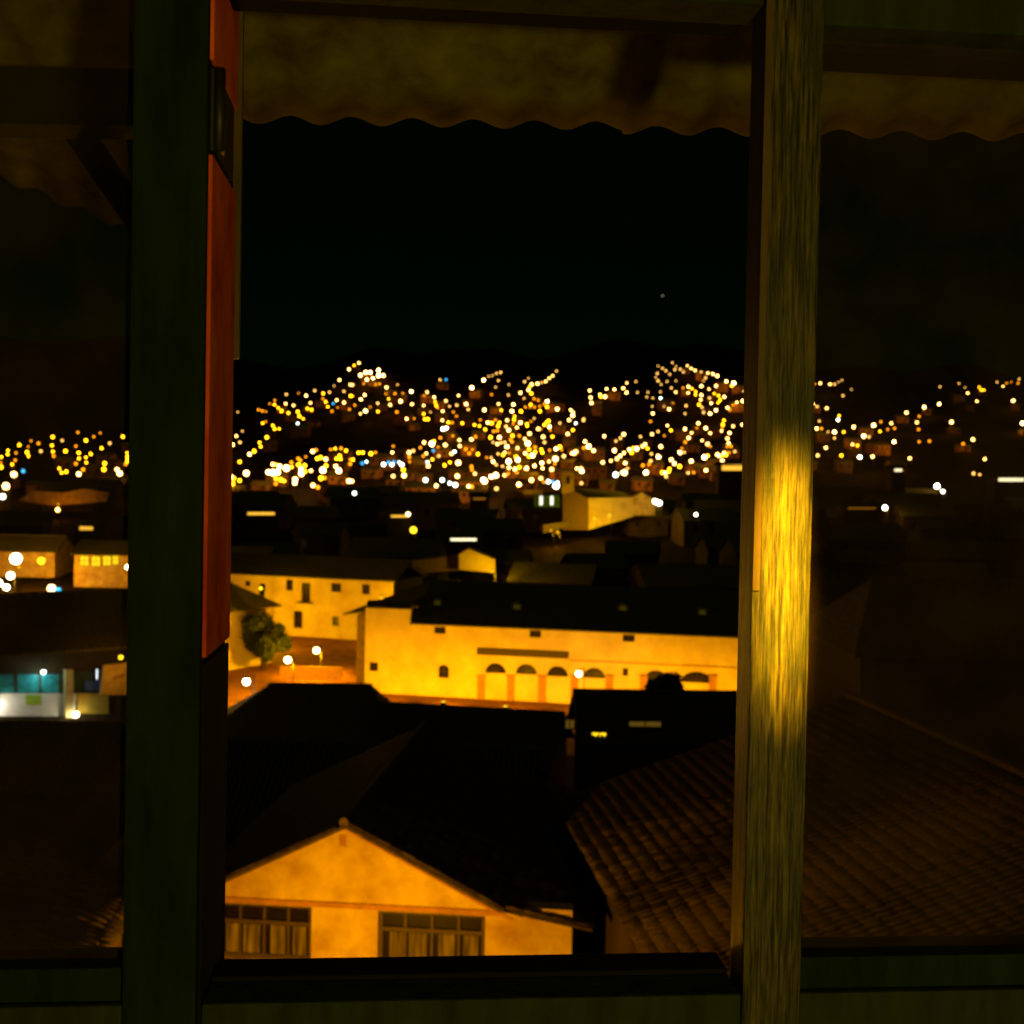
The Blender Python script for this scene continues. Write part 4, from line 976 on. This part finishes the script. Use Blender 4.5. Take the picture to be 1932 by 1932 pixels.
# ------------------------------------------------------------------ hillside and town lamps, positions read off the photograph
CR = [
 ((540, 850), .18116, "1625,180w 1500,322w 1428,400d 1640,385w 1172,462d 1368,485d 1285,500y 1558,473d 1645,532y 798,512d 957,497a 1060,530w 790,636w 893,658w 1117,625w 578,635a 640,648y 645,590a 690,690y 735,732y 825,758y 948,742y 970,800y 1020,835y 1075,700y 1130,716y 1280,570a 1318,612y 1345,675y 1463,588w 1415,634b 1560,620w 1475,685a 1400,735a 1630,710a 430,715a 480,730a 530,740a 158,745d 948,896c 485,893y 525,872a 620,925y 645,970y 705,968y 218,998d 138,1062w 90,1177w 186,1145d 540,1080y 445,1150y 460,1203y 373,1262y 313,1303w 55,1335a 183,1403y 270,1553W 60,1603W 105,1620y 180,1650y 85,1688y 620,1545W 560,1540W 680,1540W 620,1435w 665,1440y 708,1463W 800,1485W 868,1472y 960,1442y 1040,1452y 990,1500c 995,1560W 1045,1530y 1122,1520w 1145,1265w 1190,1247a 1205,1360y 1248,1345y 1318,1368w 1320,1455y 1280,1512W 1450,1462w 1490,1520W 1385,1240a 1443,1228y 1520,1225a 1585,1255y 1500,1320y 1460,1360y 1510,1365y 1055,1335a 985,1385a 865,1410a 955,1360a 660,1623y 725,1640y 770,1655y 915,1635w 910,1680w 660,1690a 1255,1618y 1305,1615a 1150,1713w 1215,1740a 1625,1655w 1640,1370a 1640,1430a"),
 ((840, 850), .18116, "100,98w 38,130y 120,258W 190,222W 250,222W 358,195W 360,265W 420,262W 205,318W 285,300W 165,370a 320,385a 370,372a 15,388w 10,535y 175,520w 125,577w 45,655a 463,422w 610,385d 455,505a 575,502a 680,497a 790,475W 493,570y 512,650w 348,630w 650,603w 800,643w 352,738y 250,680a 187,732W 120,768w 600,745a 1000,482w 960,530a 1093,550w 1105,610y 1120,660y 1138,690a 953,660w 1248,598w 1170,320d 1250,318b 1590,425W 1415,528w 1515,640w 1543,712w 1295,670d 1390,655d 1205,732w 1045,747d 953,770y 970,840y 1010,840y 730,835w 830,830a 1345,745a 1388,800a 1200,855w 1280,882y 1330,885a 1465,893y 1625,915y 1210,970C 1255,955C 1340,1060a 1175,1085a 960,1147w 1062,1165W 1090,1130y 1240,1180w 1425,1115w 1432,1195w 1585,1108w 1640,1070a 553,1195a 540,1278w 95,1283y 150,1280y 257,1295y 318,1278a 20,1373y 145,1422b 200,1400c 425,1437C 490,1410b 535,1440C 560,1405b 630,1410c 665,1440C 685,1507y 695,1583w 552,1592w 762,1280w 815,1258d 765,1340a 770,1400a 910,1215a 990,1290w 1080,1255b 1145,1208a 1155,1325d 950,1325a 1068,1370y 1005,1405c 1015,1458w 1320,1297w 1360,1268c 1230,1447y 1300,1410y 1410,1415W 1555,1290a 1585,1465a 1590,1510a 1630,1560w 1398,1592w 978,1643C 1120,1718w 1200,1643c 1298,1685c 1372,1708C 1548,1725w 1590,1730a 40,1818c 5,1660w 1510,1235a 1595,1240a"),
 ((1140, 850), .18116, "90,325W 155,275d 205,265d 260,235d 315,222d 285,330d 248,418d 425,382d 195,515a 415,520d 680,300d 630,345d 575,492w 622,565d 1052,205d 1000,268w 955,300w 908,340w 855,355d 800,372w 725,380w 695,415y 680,455w 720,500y 755,570a 810,590a 285,638w 100,718w 482,645w 322,722y 463,735w 582,735y 710,648y 640,680a 700,685a 760,680a 830,670a 890,640a 928,605W 925,680y 832,735y 1062,707w 1240,720w 1270,750w 1265,790w 1218,852w 1305,893c 1405,860d 1410,840d 1095,893d 1268,985y 1198,1035w 500,800y 490,845y 400,855w 755,830d 715,870a 575,885w 480,900a 298,885y 280,930y 145,885w 197,892y 245,850a 45,850a 35,930y 110,975y 385,935w 420,985w 527,950w 665,930y 660,905y 890,915y 915,880y 945,865y 958,940w 970,985a 810,968w 845,970a 695,1030w 270,990a 220,1000a 180,1080y 298,1080w 470,1058y 875,1072w 998,1070y 893,1145d 215,1145d 270,1168w 320,1150d 370,1145d 398,1203w 465,1140a 445,1110a 632,1100w 672,1160W 535,1222w 370,1278w 345,1312y 280,1297d 425,1285a 690,1240y 638,1290w 770,1210a 850,1240y 865,1280y 690,1330y 735,1318W 770,1275y 1045,1230W 1095,1205y 1120,1245a 960,1250a 1285,1290w 1305,1268w 1255,1290w 1428,1135w 1475,1200W 1540,1255w 1410,1220a 1148,1328w 1037,1362W 952,1398w 1030,1430a 760,1455w 857,1418w 868,1488w 988,1502w 655,1488w 560,1475y 502,1498w 420,1398W 425,1478w 520,1340y 540,1375W 215,1400w 188,1348d 255,1440d 340,1462d 15,1300y 365,1580w 250,1580W 190,1600W 85,1640C 100,1655W 555,1702w 720,1643w 845,1620w 885,1670a 945,1665c 1000,1665b 1065,1680c 1045,1720C 1320,1490w 1385,1525W 1375,1490w 1490,462w 1502,555w 1512,625w 1625,515w 1635,540y 260,1757d 1380,1685d 410,1560a 530,1545a 130,1345a 560,1060a"),
 ((1440, 850), .18634, "55,428w 155,435w 35,530w 268,420w 310,475w 315,350w 430,333d 450,472d 585,470d 570,530d 648,545d 745,465d 747,548c 642,652d 648,743w 618,845a 715,135d 770,165d 815,195d 865,240d 705,230d 688,280d 715,325d 755,370d 830,332d 945,325d 900,92d 945,140d 930,180d 1000,175d 1040,210d 1090,130w 1140,165w 1190,190w 1268,210d 1355,225w 1420,235w 1475,262w 1325,285d 1297,325d 1590,330W 1685,355W 1660,390y 885,415d 943,470w 1035,415a 1105,400w 1150,425y 1100,480w 1198,465y 1195,505y 1270,392w 1368,430w 1460,390w 1270,508w 1262,567w 1435,487y 1490,515y 1565,530w 1375,545d 1510,570y 1485,605y 1398,612w 1458,702W 1382,745w 1240,630y 1280,665d 1300,730d 1605,670w 1635,695a 1680,635a 1725,600w 1802,583w 1812,458d 905,610a 792,652d 858,690w 1075,645d 1060,745d 835,898w 880,960y 715,975d 638,1010w 795,1030a 1060,942w 1145,992w 1107,1057w 1065,1110a 1232,870w 1210,930a 1327,932w 1383,995w 1545,885y 1560,830y 1530,968w 1540,925a 1678,907w 1795,888w 1632,993w 1280,1090w 1350,1135w 1385,1165a 1605,1065w 1620,1125w 1600,1165a 1650,1165a 1700,1232d 25,1035w 275,1010w 232,1060d 175,1098d 155,1218w 110,1350w 187,1325w 230,1287w 278,1248w 348,1207W 395,1185y 440,1195W 375,1245y 515,1165w 548,1140w 580,1193y 293,1380w 5,1370w 750,1168w 995,1245w 1052,1242d 1022,1190a 722,1302W 712,1280d 885,1338w 925,1387w 992,1423y 620,1352d 600,1395a 520,1410a 1140,1355w 1310,1305W 1352,1285y 1475,1270w 1500,1285w 1562,1250w 1545,1285y 1585,1275y 1625,1245a 1538,1355W 1525,1395y 1330,1472w 1512,1468w 170,1528C 245,1505w 280,1500W 322,1448d 558,1500W 770,1500y 805,1505w 850,1490y 862,1455y 818,1552d 1170,1500a 1100,1505d 490,1040d 630,1262d"),
 ((1920, 860), .27329, "85,385w 122,410d 207,424w 100,212a 150,207w 236,215w 275,215d 310,195d 340,180d 422,260d 348,315d 142,537d 118,602w 160,602a 305,525C 315,490y 275,632W 218,632d 275,685d 355,632y 443,588w 530,667W 575,675d 617,573W 680,543a 672,628y 772,555w 905,463w 1060,415W 1190,387W 1198,237d 995,548w 1015,495a 1298,545W 795,717W 432,742w 475,750y 200,770w 128,837w 335,838y 495,852C 607,847w 933,862w 820,967y 860,965d 1485,698w 1400,735a 1590,870w 1490,995d 1545,1005d 1363,207d 1415,242d 1440,293w 1520,363w 1540,240y 1560,265y 1585,265y 1698,195d 1748,232w 1838,358W 1890,170d 1920,555W 1172,1106C 1222,1152C 716,1295C 393,1305y 1905,1020C 1015,717a 1105,712a 740,610a 800,600a 1820,195a 1880,205a 1780,205a 1010,610a"),
 ((0, 1000), .16563, "1125,202a 1447,212a 760,270y 898,320d 1242,320y 1355,265a 1773,265y 448,325a 555,362a 280,385y 750,392y 407,410a 1095,402a 1585,360d 1465,432y 115,465y 110,520y 230,500a 390,490y 410,545y 590,475d 765,480y 775,545a 945,475y 1137,498y 1310,515y 1240,565y 1140,580y 1245,640y 1095,655a 20,558y 220,605a 175,665y 10,640a 15,705y 200,810W 335,762b 855,725y 890,785y 955,770y 1200,740a 1137,805W 1512,652y 1500,737y 1690,740w 1728,795W 1835,500y 1840,560y 1840,620y 1815,660a 85,980W 40,1130C 832,1320w"),
]
LAMPS = []
for (ox, oy), s, txt in CR:
    for tok in txt.split():
        a, b_ = tok[:-1].split(','); x = (ox + float(a) * s) / 1.2671; y = (oy + float(b_) * s) / 1.2671
        LAMPS.append((x, y, tok[-1]))
LH_ = 7.0
def hit(x, y):
    d_ = ray(x, y); Y = 180.0
    while Y < 3400:
        p = d_ * (Y / d_.y)
        if p.z < zt(p.x, Y) + LH_:
            return p
        Y += 1.5 if Y < 500 else 4
    return None
SZ = {'w': .52, 'W': .74, 'y': .52, 'a': .48, 'd': .46, 'b': .5, 'c': .5, 'C': .70}
CLUS = [(690, 705, 'in the crowded knot at the hilltop'), (560, 770, 'on the slope falling from the hilltop knot'), (590, 888, 'in the bright band at the foot of the hill'),
        (800, 760, 'on the middle slope beyond the hilltop knot'), (760, 860, 'around the blue white lights of the far town'), (930, 712, 'on the short chain near the crest'), (1020, 722, 'along the hooked chain climbing to the crest'),
        (980, 830, 'in the dense cluster above the church tower'), (930, 890, 'on the valley floor before the dense cluster'), (1150, 740, 'on the loose row near the crest over the church'), (1300, 720, 'in the crest fan of lamps beside the worn post'),
        (1330, 810, 'on the slope under the fan of lamps'), (1210, 850, 'along the curved row over the church'), (1220, 895, 'just over the floodlit church wall'), (1360, 870, 'by the amber house near the worn post'),
        (1600, 740, 'high behind the pane beside the worn post'), (1600, 830, 'by the amber lane behind the pane past the worn post'), (1760, 770, 'on the climbing road behind the pane past the worn post'), (1750, 900, 'low in the dark town past the worn post'),
        (1900, 730, 'by the orange glow on the hill behind the dusty pane'), (100, 860, 'behind the pane beside the thick green post'), (60, 930, 'over the reddish slope near the bright square')]
def where(x, y): return min(CLUS, key=lambda c: (c[0] - x) ** 2 + (1.6 * (c[1] - y)) ** 2)[2]
LBL = {'w': ('warm white street lamp', 'warm white hillside lamps'),
       'W': ('extra bright warm white lamp', 'extra bright hillside lamps'),
       'y': ('golden yellow street lamp', 'golden yellow hillside lamps'),
       'b': ('blue glowing lamp', 'blue lamps of the far town'),
       'c': ('cool white lamp', 'cool white lamps of the far town'),
       'C': ('large cool white floodlight', 'large cool floodlights of the far town'),
       'd': ('dim small lamp', 'dim hillside lamps'), 'a': ('dim amber lamp', 'amber hillside lamps')}
def unit_pole():
    b = MB(); b.tube((0.7, 0.4, 0), (0.7, 0.4, LH_ + .9), .10, .06, 5); b.tube((0.7, 0.4, LH_ + .85), (0, 0, LH_ + .75), .05, .05, 4); return b
pole_me = None
globe_me = {}
order = []
for (x, y, c_) in LAMPS:
    p = hit(x, y)
    if p is None: continue
    order.append((x, y, c_, p))
rank = {'C': 0, 'W': 1, 'c': 2, 'b': 2, 'w': 3, 'y': 4, 'd': 6, 'a': 5}
order.sort(key=lambda t: rank[t[2]])
pb = unit_pole(); pole_me = bpy.data.meshes.new('lamp_pole'); pole_me.from_pydata([tuple(v_) for v_ in pb.v], [], pb.f); pole_me.materials.append(M['iron'])
for c_ in GLOW:
    b = MB(); b.ball((0, 0, 0), 1.0, 10, 6); me = bpy.data.meshes.new('lamp_globe_' + c_); me.from_pydata([tuple(v_) for v_ in b.v], [], b.f); me.materials.append(M['glow_' + c_]); globe_me[c_] = me
    for p_ in me.polygons: p_.use_smooth = True
rest = MB(); rest_m = []
for i, (x, y, c_, p) in enumerate(order):
    r_ = SZ[c_] * (0.75 + 0.25 * p.y / 450) * random.uniform(.72, 1.22)
    g = zt(p.x, p.y)
    protect(x - 7, y - 7, x + 7, y + 9, p.y)
    if i < 296:
        t = thing('hillside_lamp', (p.x, p.y, g), LBL[c_][0] + ' ' + where(x, y), 'street lamp', LBL[c_][1] + ' ' + where(x, y))
        o = bpy.data.objects.new('pole', pole_me); link(o, t); o.scale.z = (p.z - g) / LH_ if p.z > g else 1
        o = bpy.data.objects.new('globe', globe_me[c_]); link(o, t); o.location = (0, 0, p.z - g); o.scale = (r_, r_, r_)
        if c_ in 'WC' or (c_ in 'wy' and (720 < x < 1100 or x > 1450 or random.random() < .4)): point('light', (0, 0, p.z - g - r_ - .1), 900 if c_ in 'WC' else 650, (1, .36, .0), .2, t)
    else:
        n0 = len(rest.f)
        rest.ball(p, r_, 8, 5); rest_m += [0 if c_ == 'y' else 1 if c_ == 'a' else 2 if c_ == 'd' else 3] * (len(rest.f) - n0)
        n0 = len(rest.f); rest.tube((p.x + .7, p.y + .4, g), (p.x + .7, p.y + .4, p.z + .7), .1, .06, 4); rest_m += [4] * (len(rest.f) - n0)
ro = rest.build('distant_lamps', 'glow_y', None)
for k_ in ('glow_a', 'glow_d', 'glow_w', 'iron'): ro.data.materials.append(M[k_])
for pl_, mi in zip(ro.data.polygons, rest_m): pl_.material_index = mi
tag(ro, 'mass of small dim and amber lamps scattered over the far hillside', 'lamps', kind='stuff')

# ------------------------------------------------------------------ houses of the hillside and the dark town (copies of a few kinds)
def proto(w, d_, h, rh, wm, wins):
    b = MB(); b.box(-w / 2, w / 2, -d_ / 2, d_ / 2, -2.5, h)
    b.poly([(-w / 2, -d_ / 2, h), (-w / 2, d_ / 2, h), (-w / 2, 0, h + rh)], [(0, 2, 1)]); b.poly([(w / 2, -d_ / 2, h), (w / 2, d_ / 2, h), (w / 2, 0, h + rh)], [(0, 1, 2)])
    wme = mesh_data('house_wall', b, wm)
    b = MB(); o = .45; s = rh / (d_ / 2) * o
    b.prism([(-w / 2 - o, -d_ / 2 - o, h - s), (w / 2 + o, -d_ / 2 - o, h - s), (w / 2 + o, 0, h + rh + .03), (-w / 2 - o, 0, h + rh + .03)], (0, 0, .14)); b.prism([(w / 2 + o, d_ / 2 + o, h - s), (-w / 2 - o, d_ / 2 + o, h - s), (-w / 2 - o, 0, h + rh + .03), (w / 2 + o, 0, h + rh + .03)], (0, 0, .14))
    rme = mesh_data('house_roof', b, 'roof')
    b = MB(); b.box(-.5, .5, -.04, .04, -.6, .6); vme = mesh_data('house_window', b, 'glassdark')
    b = MB(); b.box(-.5, .5, -.05, .05, 0, 2.1); dme = mesh_data('house_door', b, 'wood')
    return (wme, rme, vme, dme, w, d_, h, rh, wins)
def mesh_data(n, b, m):
    me = bpy.data.meshes.new(n); me.from_pydata([tuple(v_) for v_ in b.v], [], b.f); me.update(); me.materials.append(M[m]); return me
PR_H = [proto(6, 5, 3.2, 1.3, 'wall_far', [(-1.7, 1.9), (1.7, 1.9)]), proto(8.5, 6, 4.2, 1.5, 'wall_far', [(-2.8, 2.8), (0, 2.8), (2.8, 2.8)]), proto(4.8, 4.5, 2.6, 1.1, 'wall_far', [(1.3, 1.6)])]
PR_T = [proto(12, 8, 5.0, 2.2, 'wall_dark', [(-3.5, 3.2), (0, 3.2), (3.5, 3.2)]), proto(9, 7, 4.2, 1.9, 'wall_dark', [(-2.4, 2.4), (2.4, 2.4)]), proto(15, 9, 5.6, 2.5, 'wall_dark', [(-5, 3.6), (-1.6, 3.6), (1.6, 3.6), (5, 3.6)])]
def put_house(name, pr, X, Y, rz, label, group):
    wme, rme, vme, dme, w, d_, h, rh, wins = pr
    t = thing(name, (X, Y, zt(X, Y)), label, 'house', group, rz=rz)
    link(bpy.data.objects.new('wall', wme), t); link(bpy.data.objects.new('roof', rme), t)
    for (wx, wz) in wins:
        o = bpy.data.objects.new('window', vme); link(o, t); o.location = (wx, -d_ / 2 - .01, wz)
    o = bpy.data.objects.new('door', dme); link(o, t); o.location = (w * .12, -d_ / 2 - .01, 0)
    return t
def blocked(X, Y, w, top):
    z = zt(X, Y); a = pix((X - w / 2, Y, z + top)); b_ = pix((X + w / 2, Y, z - 1))
    for (x0, y0, x1, y1, YY) in PROT:
        if YY > Y - 6 and a[0] < x1 and b_[0] > x0 and a[1] < y1 and b_[1] > y0: return True
    return False
cnt = 0
placed = []
for (x, y, c_, p) in order:
    if p.y < 330 or cnt >= 150: continue
    if random.random() < .45: continue
    pr = random.choice(PR_H); X, Y = p.x + random.uniform(-5, 5), p.y + random.uniform(6, 10)
    if any(abs(X - a) < 12 and abs(Y - b_) < 10 for a, b_ in placed): continue
    if blocked(X, Y, pr[4], pr[6] + pr[7]): continue
    placed.append((X, Y)); cnt += 1
    put_house('hillside_house', pr, X, Y, random.uniform(-.35, .35), ['adobe house ', 'wide adobe house ', 'tiny adobe house '][PR_H.index(pr)] + where(x, y), 'far hillside houses ' + where(x, y))
cnt = 0
for _ in range(1600):
    if cnt >= 85: break
    Y = random.uniform(172, 330); X = random.uniform(-.5, .5) * Y
    if any(abs(X - a) < 15 and abs(Y - b_) < 11 for a, b_ in placed): continue
    if X < -48 and Y < 222: continue
    pr = random.choice(PR_T)
    if blocked(X, Y, pr[4] + 1, pr[6] + pr[7]): continue
    placed.append((X, Y)); cnt += 1
    px_, py_ = pix((X, Y, zt(X, Y) + 3))
    wh = min([(1120, 960, 'near the church'), (900, 1055, 'near the lone lit gable end'), (492, 969, 'near the long amber window strip'), (780, 1000, 'near the round yellow lamp'), (875, 1018, 'near the white window strip'), (120, 1050, 'near the bright square'), (160, 996, 'near the short amber window'), (1313, 971, 'near the lone white lamp'), (1630, 958, 'near the thin amber strip behind the pane'), (1800, 960, 'near the pair of cool floodlights'), (600, 1060, 'behind the yellow street building')], key=lambda c: (c[0] - px_) ** 2 + (1.5 * (c[1] - py_)) ** 2)[2]
    put_house('town_house', pr, X, Y, random.uniform(-.3, .3), ['dark tiled house with three windows ', 'small dark tiled house ', 'long dark tiled house with four windows '][PR_T.index(pr)] + wh, 'dark houses ' + wh)
sp_ = ray(1250, 558) * 2500
b = MB(); b.ball((0, 0, 0), 1.6, 8, 6); st_ = b.build('star', emis('faint_star', (1, .9, .5), .5), None, loc=sp_); tag(st_, 'faint lone star in the black night sky', 'star')
print('LAMPS', len(order), 'town', cnt, 'objects', len(bpy.data.objects))
